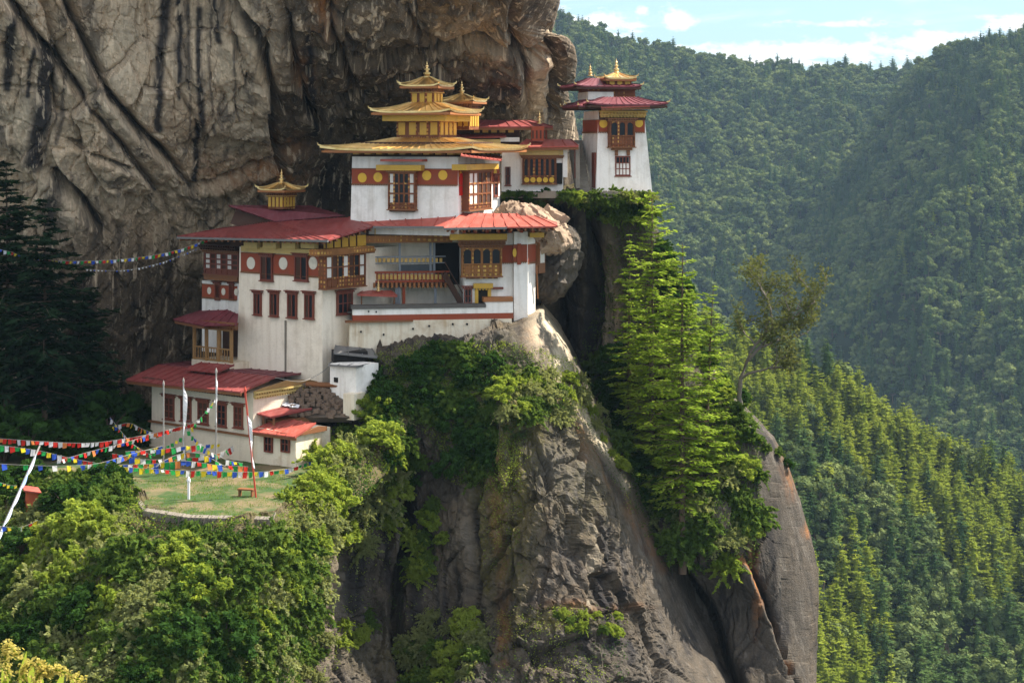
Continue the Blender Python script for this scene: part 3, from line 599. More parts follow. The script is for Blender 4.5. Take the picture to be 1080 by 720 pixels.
def broadleaf(H, R, n, per, leaf):
    cs, rs = [], []
    paths = [([(0, 0, 0), (.05 * H, 0, .3 * H), (0, .03 * H, .6 * H)], [.03 * H, .022 * H, .01 * H])]; Cc = []
    for i in range(n):
        a = rng.uniform(0, 6.28); r = R * math.sqrt(rng.uniform(0, 1)) * .8; z = H * (.38 + .56 * rng.uniform(0, 1) * (1 - .5 * (r / R) ** 2))
        c = np.array([r * math.cos(a), r * math.sin(a), z]); cr = R * rng.uniform(.25, .42)
        cs.append(c); rs.append(cr * .82); Cc.append(c + rvec(per) * cr * rng.uniform(.8, 1.1, (per, 1)) * np.array([1, 1, .8])); paths.append(([(0, 0, .35 * H), tuple(c * .6 + np.array([0, 0, .15 * H])), tuple(c)], [.015 * H, .01 * H, .004 * H]))
    V, F = leafcloud(np.concatenate(Cc), leaf, aspect=.7); V, F = merge2(core_blobs(cs, rs), (V, F)); tv, tf = tubes(paths, 4); return (tv, tf), (V, F)
def core_cone(H, R, base):
    V, Fc = [], []; lv = 7; n = 9
    for i in range(lv):
        t = i / (lv - 1)
        for j in range(n): a = j / n * 6.283; r = R * (1 - t) ** .85 * (.62 if i % 2 else .92) * rng.uniform(.65, 1.1) + .05; V.append((r * math.cos(a), r * math.sin(a), H * (base + (.97 - base) * t) - (.5 if i % 2 == 0 else 0)))
    for i in range(lv - 1):
        for j in range(n): k = (j + 1) % n; Fc.append((i * n + j, i * n + k, (i + 1) * n + k, (i + 1) * n + j))
    return np.array(V), np.array(Fc)
def merge2(a, b): return np.concatenate([a[0], b[0]]), np.concatenate([a[1], b[1] + len(a[0])])
def core_blobs(cs, rs):
    VV, FF = [], []; off = 0
    for c, r in zip(cs, rs):
        lv, n = 6, 8; V = []
        for i in range(lv + 1):
            th = math.pi * i / lv
            for j in range(n): a = j / n * 6.283 + i * .4; q = r * rng.uniform(.78, 1.15); V.append((c[0] + q * math.sin(th) * math.cos(a), c[1] + q * math.sin(th) * math.sin(a), c[2] + .8 * q * math.cos(th)))
        for i in range(lv):
            for j in range(n): k = (j + 1) % n; FF.append((off + i * n + j, off + i * n + k, off + (i + 1) * n + k, off + (i + 1) * n + j))
        VV.append(np.array(V)); off += len(V)
    return np.concatenate(VV), np.array(FF)
def joined(name, tr, cr, leafmat, bark='bark'):
    mi = np.concatenate([np.ones(len(tr[1])), np.zeros(len(cr[1]))])
    return fast_mesh(name, np.concatenate([tr[0], cr[0]]), np.concatenate([tr[1], cr[1] + len(tr[0])]), [leafmat, M[bark]], mi)

# ------------------------------------------------------------------ the far forest
protoF = []
def fcon(H, R, nw, leaf, droop, base, dens, shape):
    tr, cr = conifer(H, R, None, nw, 8, leaf, droop=droop, base=base, dens=dens, shape=shape); return tr, merge2(core_cone(H, R * .58, base + .04), cr)
for i in range(3): protoF.append((fcon(14, 3.1 + .4 * i, 17, .50, .2, .12, 1.0, .7), 'far_conifer'))
for i in range(2): protoF.append((fcon(12, 3.5, 16, .45, .1, .05, 1.3, .75), 'far_green'))
for i in range(3): protoF.append((broadleaf(11, 4.3, 15, 30, .42), 'far_broad'))
srcs = bpy.data.collections.new('tree_sources')
for i, ((tr, cr), mt) in enumerate(protoF):
    srcs.objects.link(bpy.data.objects.new('a_source_tree_%d' % i, joined('forest_tree', tr, cr, M[mt])))
def scatter(key, pxr, Yrg, n, seed, minpy=None):
    r = np.random.default_rng(seed); ridge, Yr, sl, sd, na, ns = SH[key]
    PX = r.uniform(*pxr, n); YY = np.sqrt(r.uniform(Yrg[0] ** 2, Yrg[1] ** 2, n)); ZZ = sheet_z(PX, YY, ridge, Yr, sl, sd, na, ns)
    return PX, YY, ZZ
def instancer(name, label, cat, coll, pts, idx, sc, eul):
    me = bpy.data.meshes.new(name); me.vertices.add(len(pts)); me.vertices.foreach_set('co', pts.astype(np.float32).ravel())
    for an, av, ty in (('pick', idx, 'INT'), ('sc', sc, 'FLOAT')):
        at = me.attributes.new(an, ty, 'POINT'); at.data.foreach_set('value', np.asarray(av, dtype=np.int32 if ty == 'INT' else np.float32))
    at = me.attributes.new('rot', 'FLOAT_VECTOR', 'POINT'); at.data.foreach_set('vector', np.asarray(eul, dtype=np.float32).ravel())
    o = put(name, me); tag(o, label, cat, kind='stuff')
    ng = bpy.data.node_groups.new(name, 'GeometryNodeTree')
    ng.interface.new_socket('Geometry', in_out='INPUT', socket_type='NodeSocketGeometry'); ng.interface.new_socket('Geometry', in_out='OUTPUT', socket_type='NodeSocketGeometry')
    N = ng.nodes; L = ng.links; gi = N.new('NodeGroupInput'); go = N.new('NodeGroupOutput'); ci = N.new('GeometryNodeCollectionInfo'); ip = N.new('GeometryNodeInstanceOnPoints')
    ci.inputs['Collection'].default_value = coll; ci.inputs['Separate Children'].default_value = True; ci.inputs['Reset Children'].default_value = True
    def na(nm, ty): a = N.new('GeometryNodeInputNamedAttribute'); a.data_type = ty; a.inputs['Name'].default_value = nm; return a.outputs[0]
    e2r = N.new('FunctionNodeEulerToRotation'); L.new(na('rot', 'FLOAT_VECTOR'), e2r.inputs[0]); ip.inputs['Pick Instance'].default_value = True
    L.new(gi.outputs[0], ip.inputs['Points']); L.new(ci.outputs[0], ip.inputs['Instance']); L.new(na('pick', 'INT'), ip.inputs['Instance Index']); L.new(e2r.outputs[0], ip.inputs['Rotation']); L.new(na('sc', 'FLOAT'), ip.inputs['Scale'])
    L.new(ip.outputs[0], go.inputs[0]); md = o.modifiers.new('scatter', 'NODES'); md.node_group = ng; return o
def stuff_forest(name, label, pts, idx, sc):
    e = np.zeros((len(pts), 3)); e[:, 2] = rng.uniform(0, 6.28, len(pts)); return instancer(name, label, 'forest', srcs, pts, idx, sc, e)
PX, YY, ZZ = scatter('A', (480, 1200), (1000, 1520), 10000, 1)
k = rng.random(len(PX)); idx = np.where(k < .35 + .5 * fbm(np.stack([PX * .02, YY * .02, PX * 0], 1), 2, 4), rng.integers(0, 3, len(PX)), rng.integers(5, 8, len(PX)))
stuff_forest('far_forest', 'dark blue green forest covering the hazy far mountainside', np.stack([px2x(PX, YY), YY, ZZ - 1], 1), idx, rng.uniform(.75, 1.65, len(PX)))
PX, YY, ZZ = scatter('B', (690, 1200), (790, 1270), 8200, 2)
k = rng.random(len(PX)); idx = np.where(k < .45 + .5 * fbm(np.stack([PX * .02, YY * .02, PX * 0], 1), 2, 4), rng.integers(0, 3, len(PX)), np.where(k > .97, rng.integers(3, 5, len(PX)), rng.integers(5, 8, len(PX))))
stuff_forest('mountain_forest', 'green forest on the nearer right hand mountainside', np.stack([px2x(PX, YY), YY, ZZ - 1], 1), idx, rng.uniform(.65, 1.45, len(PX)))
# near ridge: individual trees
PX, YY, ZZ = scatter('C', (670, 1130), (250, 478), 2300, 5)
PYb = HZ - ZZ / YY * FPX; hpx = 11 * FPX / YY
vis = (PYb - hpx < 722) & (PX < 1105) & (PX > np.interp(PYb, [380, 450, 520, 600, 720], [775, 800, 835, 855, 860]))
big = np.argsort(YY + 1e5 * ~vis)[:300]
isind = np.zeros(len(PX), bool); isind[big] = vis[big]
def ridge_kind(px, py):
    nn = fbm(np.stack([px * .02, py * .02, px * 0], 1), 2, 14) * 60; g = np.clip((1 - np.abs((py - np.interp(px, [a[0] for a in RC], [a[1] for a in RC])) - 38 + nn) / 85) * 2.2, 0, .97) + np.clip((py - 610 + nn) / 50, 0, 1) * np.clip((950 - px) / 40, 0, 1) * .9  # sunny band painted in: brighter foliage picked close below the ridge line
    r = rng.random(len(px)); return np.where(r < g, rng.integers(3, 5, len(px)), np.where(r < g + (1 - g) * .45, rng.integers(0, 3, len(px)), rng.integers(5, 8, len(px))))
kind = ridge_kind(PX, PYb); scl = rng.uniform(.55, 1.1, len(PX))
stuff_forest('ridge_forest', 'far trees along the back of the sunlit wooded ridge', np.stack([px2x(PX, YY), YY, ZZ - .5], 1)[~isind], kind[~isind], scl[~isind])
LB = {0: ('pine_tree', 'dark pointed conifer on the nearer wooded ridge below the mountains', 'dark conifers on the nearer ridge'),
      1: ('pine_tree', 'bright yellow green conifer on the sunlit nearer wooded ridge', 'bright conifers on the nearer ridge'),
      2: ('broadleaf_tree', 'rounded broadleaf tree on the nearer wooded ridge below the mountains', 'round trees on the nearer ridge')}
ndata = []
for (tr, cr), mt in protoF:
    ndata.append((fast_mesh('trunk', tr[0], tr[1], [M['bark']]), fast_mesh('crown', cr[0], cr[1], [M[mt]])))
for i in np.where(isind)[0]:
    k = int(kind[i]); g = 0 if k < 3 else (1 if k < 5 else 2); nm, lb, gr = LB[g]
    t = thing(nm, (px2x(PX[i], YY[i]), YY[i], ZZ[i] - .5), lb, 'tree', gr); s = scl[i]; t.rotation_euler = (0, 0, rng.uniform(0, 6.28)); t.scale = (s, s, s * rng.uniform(.9, 1.15))
    put('trunk', ndata[k][0], parent=t); put('crown', ndata[k][1], parent=t)
r2_ = lump('rock_shoulder', P(588, 276, 120.5), (1.5, 2.2, 2.9), .5, 15, M['rock_front'], 5, kind='structure'); r2_.rotation_euler = (0, math.radians(18), 0)
# ------------------------------------------------------------------ building tools
R_ = math.radians
class F:
    """a wall plane: u runs to the right along it, n points out of it"""
    def __init__(s, O, ang):
        s.O = Vector((O[0], O[1], 0)); a = R_(ang); s.u = Vector((math.cos(a), math.sin(a), 0)); s.n = Vector((math.sin(a), -math.cos(a), 0)); s.ang = ang
    def hit(s, px, py, d=0.0):
        r = Vector(((px - 540) / FPX, 1, (HZ - py) / FPX)); o = s.O + s.n * d
        p = r * (o.dot(s.n) / r.dot(s.n)); return (p - o).dot(s.u), p.z
    def w(s, u, z, d=0.0): v = s.O + s.u * u + s.n * d; return Vector((v.x, v.y, z))
    def hw(s, px, py, d=0.0): u, z = s.hit(px, py, d); return s.w(u, z, d)
class MB:
    def __init__(s): s.v = []; s.f = []
    def hexa(s, P8):
        k = len(s.v); s.v += [tuple(p) for p in P8]
        s.f += [(k, k + 3, k + 2, k + 1), (k + 4, k + 5, k + 6, k + 7), (k, k + 1, k + 5, k + 4), (k + 1, k + 2, k + 6, k + 5), (k + 2, k + 3, k + 7, k + 6), (k + 3, k, k + 4, k + 7)]
        return s
    def box(s, f, u0, u1, z0, z1, d0, d1):
        if u0 > u1: u0, u1 = u1, u0
        if z0 > z1: z0, z1 = z1, z0
        return s.hexa([f.w(u0, z0, d0), f.w(u0, z0, d1), f.w(u1, z0, d1), f.w(u1, z0, d0), f.w(u0, z1, d0), f.w(u0, z1, d1), f.w(u1, z1, d1), f.w(u1, z1, d0)])
    def pbox(s, f, x0, y0, x1, y1, d0, d1):
        xm, ym = (x0 + x1) / 2, (y0 + y1) / 2
        return s.box(f, f.hit(x0, ym, d1)[0], f.hit(x1, ym, d1)[0], f.hit(xm, y1, d1)[1], f.hit(xm, y0, d1)[1], d0, d1)
    def slab(s, top, th):
        """plate under a polygon of world points"""
        n = len(top); k = len(s.v); top = [Vector(p) for p in top]
        nn = (top[1] - top[0]).cross(top[2] - top[0]).normalized(); nn = nn if nn.z > 0 else -nn
        s.v += [tuple(p) for p in top] + [tuple(p - nn * th) for p in top]
        s.f.append(tuple(k + i for i in range(n))); s.f.append(tuple(k + n + i for i in reversed(range(n))))
        for i in range(n): j = (i + 1) % n; s.f.append((k + i, k + n + i, k + n + j, k + j))
        return s
    def beam(s, a, b, w, h, up=Vector((0, 0, 1))):
        a = Vector(a); b = Vector(b); d = (b - a).normalized(); up = Vector((0, 1, 0)) if abs(d.z) > .97 else up; r = d.cross(up).normalized() * w / 2; t = r.cross(d).normalized() * h / 2
        return s.hexa([a - r - t, b - r - t, b + r - t, a + r - t, a - r + t, b - r + t, b + r + t, a + r + t])
    def disc(s, f, px, py, r, d0, d1, sx=1.0):
        u, z = f.hit(px, py, d1); k = len(s.v); n = 20
        for d in (d0, d1): s.v += [tuple(f.w(u + r * sx * math.cos(i * 2 * math.pi / n), z + r * math.sin(i * 2 * math.pi / n), d)) for i in range(n)]
        s.f.append(tuple(k + n + i for i in range(n)))
        for i in range(n): j = (i + 1) % n; s.f.append((k + i, k + j, k + n + j, k + n + i))
        return s
    def lathe(s, c, prof, n=12):
        c = Vector(c); k = len(s.v)
        for r, z in prof: s.v += [(c.x + r * math.cos(i * 2 * math.pi / n), c.y + r * math.sin(i * 2 * math.pi / n), c.z + z) for i in range(n)]
        for a in range(len(prof) - 1):
            for i in range(n): j = (i + 1) % n; s.f.append((k + a * n + i, k + a * n + j, k + (a + 1) * n + j, k + (a + 1) * n + i))
        s.f.append(tuple(k + i for i in reversed(range(n)))); s.f.append(tuple(k + (len(prof) - 1) * n + i for i in range(n)))
        return s
    def build(s, name, mat, parent=None, label=None, cat=None, group=None):
        o = link_mesh(name, s.v, s.f, M[mat] if isinstance(mat, str) else mat, parent); return tag(o, label, cat, group)
def block(f, u0, u1, z0, z1, depth, batter=0.0, bd=None):
    """wall mass with leaning faces, front face on plane f at z0"""
    b = batter; bd = batter if bd is None else bd
    return MB().hexa([f.w(u0, z0, -depth), f.w(u0, z0, 0), f.w(u1, z0, 0), f.w(u1, z0, -depth), f.w(u0 + b, z1, -depth), f.w(u0 + b, z1, -bd), f.w(u1 - b, z1, -bd), f.w(u1 - b, z1, -depth)])
def dentils(mb, f, u0, u1, z, d, size=.10, step=.24, h=.10):
    u = u0
    while u < u1 - size * .5: mb.box(f, u, min(u + size, u1), z, z + h, d - .02, d + .10); u += step
def cornice(f, root, x0, x1, y, hpx, mat='carved', rows=2, d=0.0, proj=.22, slabmat=None):
    """stack of projecting painted boards with rows of small blocks"""
    ua = f.hit(x0, y, d)[0]; ub = f.hit(x1, y, d)[0]; z1 = f.hit((x0 + x1) / 2, y, d)[1]; z0 = f.hit((x0 + x1) / 2, y + hpx, d)[1]; H = (z1 - z0) / (rows * 2)
    m = MB()
    for r in range(rows):
        zz = z0 + r * 2 * H; dd = d + proj * (r + .5) / rows
        dentils(m, f, ua, ub, zz, dd, size=.11, step=.25, h=H); m.box(f, ua - .04 * r, ub + .04 * r, zz, zz + H * .98, d - .05, dd - .03); m.box(f, ua - .06 - .04 * r, ub + .06 + .04 * r, zz + H, zz + 2 * H, d - .05, dd + .13)
    return m.build('cornice', mat, root)
def window(f, root, x0, y0, x1, y1, cols='DD', rows=2, mat='redwood', bay=0.0, lintel=True, sill=True, arched=False, lower=0.0, name='window', panelmat='panel', lm=None, mull=.06):
    """timber window: frame with mullions, panes (D dark glass, P white panel, B boarded), lintel with small blocks, sill"""
    d0, d = .0, .10 + bay; ym, xm = (y0 + y1) / 2, (x0 + x1) / 2
    ua, ub = f.hit(x0, ym, d)[0], f.hit(x1, ym, d)[0]; zt, zb = f.hit(xm, y0, d)[1], f.hit(xm, y1, d)[1]
    fw = min(.09, (ub - ua) * .12); m = MB()
    m.box(f, ua, ua + fw, zb, zt, -.05, d); m.box(f, ub - fw, ub, zb, zt, -.05, d); m.box(f, ua + fw, ub - fw, zt - fw, zt, -.05, d); m.box(f, ua + fw, ub - fw, zb, zb + fw, -.05, d)
    zl = zb + fw + (zt - zb - 2 * fw) * lower; n = len(cols); cw = (ub - ua - 2 * fw) / n
    if bay > 0: m.box(f, ua + .02, ub - .02, zb + .02, zt - .02, -.05, d - .10)
    for i in range(1, n): u = ua + fw + cw * i; m.box(f, u - mull / 2, u + mull / 2, zb + fw, zt - fw, d - .08, d - .012)
    for r in range(1, rows): z = zl + (zt - fw - zl) * r / rows; m.box(f, ua + fw, ub - fw, z - mull * .45, z + mull * .45, d - .08, d - .02)
    if lower > 0:
        m.box(f, ua + fw, ub - fw, zl - .05, zl + .05, d - .08, d + .01)
        for i in range(n):
            u = ua + fw + cw * (i + .5); m.box(f, u - cw * .36, u + cw * .36, zb + fw + .04, zl - .09, d - .08, d - .035)
    if arched:
        for i in range(n):
            u = ua + fw + cw * i
            for q in range(3): w = cw * (.30 - .1 * q); hh = (zt - zl) * .055; z = zt - fw - hh * (q + 1); m.box(f, u + .02, u + w, z, z + hh, d - .075, d - .03); m.box(f, u + cw - w, u + cw - .02, z, z + hh, d - .075, d - .03)
    w = m.build(name, mat, root)
    for ch, mt, pn in (('D', 'glass', 'pane'), ('P', panelmat, 'shutter'), ('B', 'darkwood', 'board')):
        if ch in cols:
            p = MB()
            for i, c in enumerate(cols):
                if c == ch:
                    u = ua + fw + cw * i; p.box(f, u + mull * .4, u + cw - mull * .4, zl + .02, zt - fw - .01, d - .095, d - .07)
                    if ch != 'D': p.build(pn, mt, w); p = MB()
            if ch == 'D': p.build(pn, mt, w)
    if lintel:
        l = MB(); hh = .12; l.box(f, ua - .10, ub + .10, zt, zt + hh * .6, -.02, d + .06); dentils(l, f, ua - .10, ub + .10, zt + hh * .6, d + .0, .08, .18, hh * .6); l.box(f, ua - .18, ub + .18, zt + hh * 1.2, zt + hh * 1.7, -.02, d + .16); l.build('lintel', lm or mat, w)
    if sill: MB().box(f, ua - .07, ub + .07, zb - .07, zb, -.02, d + .07).build('sill', lm or mat, w)
    return w
def seams(mb, a, b, c, d_, step=.75, w=.05, h=.05):
    """raised ribs from eave edge a-b up to edge d-c"""
    a, b, c, d_ = map(Vector, (a, b, c, d_)); n = max(2, int((b - a).length / step)); up = (b - a).cross(d_ - a).normalized(); up = up if up.z > 0 else -up
    for i in range(n + 1):
        t = i / n; p, q = a.lerp(b, t), d_.lerp(c, t)
        if (p - q).length > .2: mb.beam(p + up * h * .5, q + up * h * .5, w, h)
def roofquad(root, quad, mat='roof', th=.09, name='roof', rafters=True, step=.75, label=None):
    """quad: eave left, eave right, top right, top left; rafters hang below as a sub-part"""
    a, b, c, d_ = [Vector(q) for q in quad]; m = MB().slab([a, b, c, d_], th); seams(m, a, b, c, d_, step)
    r = m.build(name, mat, root); tag(r, label)
    if rafters:
        k = MB(); n = max(2, int((b - a).length / .55)); dn = Vector((0, 0, -1))
        for i in range(n): t = (i + .5) / n; p, q = a.lerp(b, t), d_.lerp(c, t); k.beam(p.lerp(q, .04) + dn * (th + .09), p.lerp(q, .9) + dn * (th + .09), .10, .12)
        off = (d_ - a).normalized() * .12 + dn * (th + .10); k.beam(a + off, b + off, .05, .18); k.build('rafter', 'wood', r)
    return r
def hiproof(root, c, ang, hx, hy, ze, zt, tx, ty, mat='gold', th=.10, name='roof', up=.22, rafters='orange', curve=.35, ribs=.55):
    """four-sided roof with slightly upturned corners"""
    f = F((c[0], c[1]), ang); m = MB(); N = 8; ring = []
    cor = [(-1, 1), (1, 1), (1, -1), (-1, -1)]
    for lv in range(5):
        t = lv / 4; k = len(m.v); L = []
        h = (t ** (1 + curve)) if curve >= 0 else t
        for s in range(4):
            (ax, ay), (bx, by) = cor[s], cor[(s + 1) % 4]
            for i in range(N):
                w = i / N; X = ax + (bx - ax) * w; Yy = ay + (by - ay) * w; e = abs(2 * w - 1) ** 5
                L.append(tuple(f.w(X * (hx + (tx - hx) * t), ze + (zt - ze) * h + up * e * (1 - t) ** 2, Yy * (hy + (ty - hy) * t))))
        m.v += L; ring.append(k)
    n4 = 4 * N
    for lv in range(4):
        for i in range(n4): j = (i + 1) % n4; m.f.append((ring[lv] + i, ring[lv] + j, ring[lv + 1] + j, ring[lv + 1] + i))
    m.f.append(tuple(ring[4] + i for i in range(n4)))
    k = len(m.v); m.v += [(v[0], v[1], v[2] - th) for v in m.v[ring[0]:ring[0] + n4]]
    for i in range(n4): j = (i + 1) % n4; m.f.append((ring[0] + i, k + i, k + j, ring[0] + j))
    k2 = len(m.v); m.v += [tuple(f.w(X * tx, zt - th - (zt - ze) * .5, Yy * ty)) for X, Yy in cor]
    for s in range(4):
        for i in range(N): a = k + s * N + i; b = k + (s * N + i + 1) % n4; m.f.append((b, a, k2 + s) if i < N // 2 else (b, a, k2 + (s + 1) % 4))
        m.f.append((k + s * N + N // 2, k2 + s, k2 + (s + 1) % 4))
    # standing ribs
    for s in range(4):
        ll = 2 * (hx if s % 2 == 0 else hy); nr = max(2, int(ll / ribs))
        for i in range(nr + 1):
            w = i / nr; (ax, ay), (bx, by) = cor[s], cor[(s + 1) % 4]; pp = []
            for lv in range(5):
                t = lv / 4; h = t ** (1 + curve); X = ax + (bx - ax) * w; Yy = ay + (by - ay) * w; e = abs(2 * w - 1) ** 5
                pp.append(f.w(X * (hx + (tx - hx) * t), ze + (zt - ze) * h + up * e * (1 - t) ** 2 + .02, Yy * (hy + (ty - hy) * t)))
            for a, b in zip(pp, pp[1:]): m.beam(a, b, .05, .05)
    o = m.build(name, mat, root)
    if rafters:
        k = MB()
        for s in range(4):
            ff = [f, F(f.w(0, 0, 0).xy, ang + 90), F(f.w(0, 0, 0).xy, ang + 180), F(f.w(0, 0, 0).xy, ang + 270)][s]
            hw_, hd = (hx, hy) if s % 2 == 0 else (hy, hx); tw, td = (tx, ty) if s % 2 == 0 else (ty, tx)
            n = max(3, int(2 * hw_ / .5))
            for i in range(n):
                t = (i + .5) / n * 2 - 1; k.beam(ff.w(t * hw_ * .97, ze - th - .06 + up * abs(t) ** 5 * .8, hd * .97), ff.w(t * (tw + .1), ze - th - .10 + (zt - ze) * .35, td + .1), .09, .10)
            k.box(ff, -hw_ * .985, hw_ * .985, ze - th - .13, ze - th + .03, hd * .965, hd * .985)
            k.box(ff, -hw_ * .94, hw_ * .94, ze - th - .16, ze - th - .02, hd * .88, hd * .91)
        k.build('rafter', rafters, o)
    q = MB()
    for X, Yy in cor:
        p = f.w(X * hx, ze + up, Yy * hy); dd = (p - f.w(0, ze + up, 0)).normalized(); q.beam(p - dd * .12, p + dd * .12 + Vector((0, 0, .07)), .09, .09); q.beam(p + dd * .11 + Vector((0, 0, .04)), p + dd * .15 + Vector((0, 0, .20)), .06, .06)
    q.build('corner_ornament', 'gold', o)
    return o
def finial(root, c, h=1.1, r=.22, mat='gold'):
    pr = [(1.5, 0), (1.5, .06), (.9, .10), (.7, .16), (1.05, .22), (1.05, .30), (.5, .36), (.42, .42), (.8, .47), (.8, .53), (.35, .57), (.3, .63), (.5, .68), (.42, .74), (.2, .8), (.12, .9), (.03, 1.0)]
    return MB().lathe(c, [(a * r, b * h) for a, b in pr], 12).build('finial', mat, root)
def band(f, root, x0, x1, y0, y1, mat='khemar', d=.03, discs=(), r=.26, dmat='disc', u=None, sx=1.0, z=None):
    """painted band round the top of a wall with its discs and thin dotted edges"""
    xm, ym = (x0 + x1) / 2, (y0 + y1) / 2
    ua, ub = u if u else (f.hit(x0, ym, d)[0], f.hit(x1, ym, d)[0]); z0, z1 = z if z else (f.hit(xm, y1, d)[1], f.hit(xm, y0, d)[1])
    b = MB().box(f, ua, ub, z0, z1, -.05, d).build('painted_band', mat, root)
    e = MB(); e.box(f, ua, ub, z0 - .07, z0, -.05, d + .03); e.box(f, ua, ub, z1, z1 + .05, -.05, d + .03); dentils(e, f, ua, ub, z0 - .12, d, .05, .13, .05); e.build('band_edge', 'wood', b)
    for (x, y) in discs: MB().disc(f, x, y, r, d, d + .025, sx).build('disc', dmat, b)
    return b

# ------------------------------------------------------------------ lower farm-like house on the terrace
O1 = P(312, 495, 105); f1 = F(O1, -37.7); ZB = -20.1
H = thing('whitewashed_house', P(240, 480, 108), 'long low whitewashed house with a crimson tin roof behind the grass terrace', 'house')
uL = f1.hit(160, 450)[0]; uR = f1.hit(267, 450)[0]
zt1 = f1.hit(215, 404)[1]; ztL = f1.hit(215, 451)[1]
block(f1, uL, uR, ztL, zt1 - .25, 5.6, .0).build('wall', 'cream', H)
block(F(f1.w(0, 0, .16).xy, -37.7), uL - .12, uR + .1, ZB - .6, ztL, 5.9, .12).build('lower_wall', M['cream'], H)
MB().box(f1, uL - .12, uR, ztL - .10, ztL, .0, .24).build('ledge', 'wood', H)
for x0, x1, y0, y1, c in [(172, 183, 418.5, 442, 'BB'), (190, 201, 421, 444, 'BB'), (208, 219, 423.5, 447, 'BB'), (228, 238, 426, 449.5, 'DD'), (246, 255.5, 428, 451, 'BB')]:
    window(f1, H, x0, y0, x1, y1, c, 3, 'redwood', sill=True)
cornice(f1, H, 158, 259, 403.5, 9, 'darkwood', 3, .02, .5)
eL, eR = f1.hw(133, 400.5, 1.35), f1.hw(253.5, 413, 1.35)
rR, rL = f1.hw(291, 397, -2.9), f1.hw(168, 384.6, -2.9)
bl = Vector((0, 0, eL.z)); 
def mir(e, r): return Vector((2 * r.x - e.x, 2 * r.y - e.y, e.z + .1))
roofquad(H, [eL, eR, rR, rL], 'roof', name='roof')
roofquad(H, [mir(eR, rR), mir(eL, rL), rL, rR], 'roofpurple', name='roof', rafters=False, label='rear slope of the roof')
gf = F(f1.w(uR, 0, 0).xy, -37.7 + 90)
g_ = MB(); gz = f1.hit(262, 418)[1]; a, b = gf.w(-.2, gz, .05), gf.w(5.4, gz, .05); c_ = gf.w(2.9, rR.z - .25, .05)
g_.slab([gf.w(-.1, gz + .35, .12), gf.w(5.7, gz + .35, .12), gf.w(5.0, rR.z - .35, .12), gf.w(2.9, rR.z - .16, .12), gf.w(.6, rR.z - .42, .12)], .1)
g_.build('gable', 'plank', H)
cg = MB(); dentils(cg, gf, 0, 5.6, gz + .12, .10, .1, .22, .12); dentils(cg, gf, .1, 5.6, gz - .14, .04, .1, .22, .12); cg.box(gf, 0, 5.6, gz + .24, gz + .33, 0, .30); cg.box(gf, 0, 5.6, gz - .02, gz + .1, 0, .18); cg.build('gable_cornice', 'paleyellow', H)
# raised vent roof
v0, v1, v2, v3 = f1.hw(195, 389, -1.6), f1.hw(228, 392.5, -1.6), f1.hw(247, 384.5, -3.4), f1.hw(213, 382, -3.4)
roofquad(H, [v0, v1, v2, v3], 'roof', name='raised_roof', rafters=False)
vb = MB(); vb.slab([p + Vector((0, 0, -.08)) for p in (v0.lerp(v2, .15), v1.lerp(v3, .15), v2.lerp(v0, .1), v3.lerp(v1, .1))], .6); vb.build('vent_wall', 'darkwood', H)
# annex with two small roofs
A = thing('annex', P(290, 490, 105), 'small whitewashed annex under two stepped red roofs at the near corner of the low house', 'annex')
za = f1.hit(290, 458)[1]
block(f1, f1.hit(267, 480)[0], 0, ZB - 1.2, za + .25, 3.1, .05).build('wall', 'oldwhite', A)
for x0, x1 in ((278, 286.5), (295.5, 304.5)): window(f1, A, x0, 459.5, x1, 477, 'DD', 2, 'redwood', sill=False)
aE0, aE1 = f1.hw(264, 454.5, .55), f1.hw(311, 460.5, .55); aT1, aT0 = f1.hw(333, 446, -2.0), f1.hw(296, 440.5, -2.0)
roofquad(A, [aE0, aE1, aT1, aT0], 'roof2', name='roof')
fr = F(f1.w(0, 0, 0).xy, -37.7 + 90)
MB().slab([fr.w(-.3, za + .1, .04), fr.w(2.6, za + .1, .04), fr.w(2.6, aT1.z - .25, .04), fr.w(1.9, aT1.z - .14, .04)], .12).build('gable', 'wood', A)
u0, u1, u2, u3 = f1.hw(264, 434, -.3), f1.hw(286, 439.5, -.3), f1.hw(329, 430.5, -3.2), f1.hw(291, 424.5, -3.2)
roofquad(A, [u0, u1, u2, u3], 'roof', name='upper_roof', rafters=False)
pb = MB()
for p in (u0, u1, u0.lerp(u1, .5)): pb.beam(p + Vector((.1, .5, -.1)), p + Vector((.1, .5, -1.6)), .15, .15)
pb.slab([p + Vector((0, 0, -.5)) for p in (u0.lerp(u2, .25), u1.lerp(u3, .25), u2, u3)], 1.1); pb.build('porch_frame', 'wood', A)
cl = MB()
for i in range(9):
    t = .1 + .08 * i; p = u3.lerp(u0, .2 + .05 * (i % 3)).lerp(u2.lerp(u1, .3), t); cl.slab([p + Vector((0, 0, .16)), p + Vector((.42, .1, .12)), p + Vector((.5, .5, .22)), p + Vector((.05, .42, .3))], .05)
cl.build('laundry', 'whitecloth', None, 'crumpled pale and blue laundry drying on the upper red roof of the annex', 'laundry')

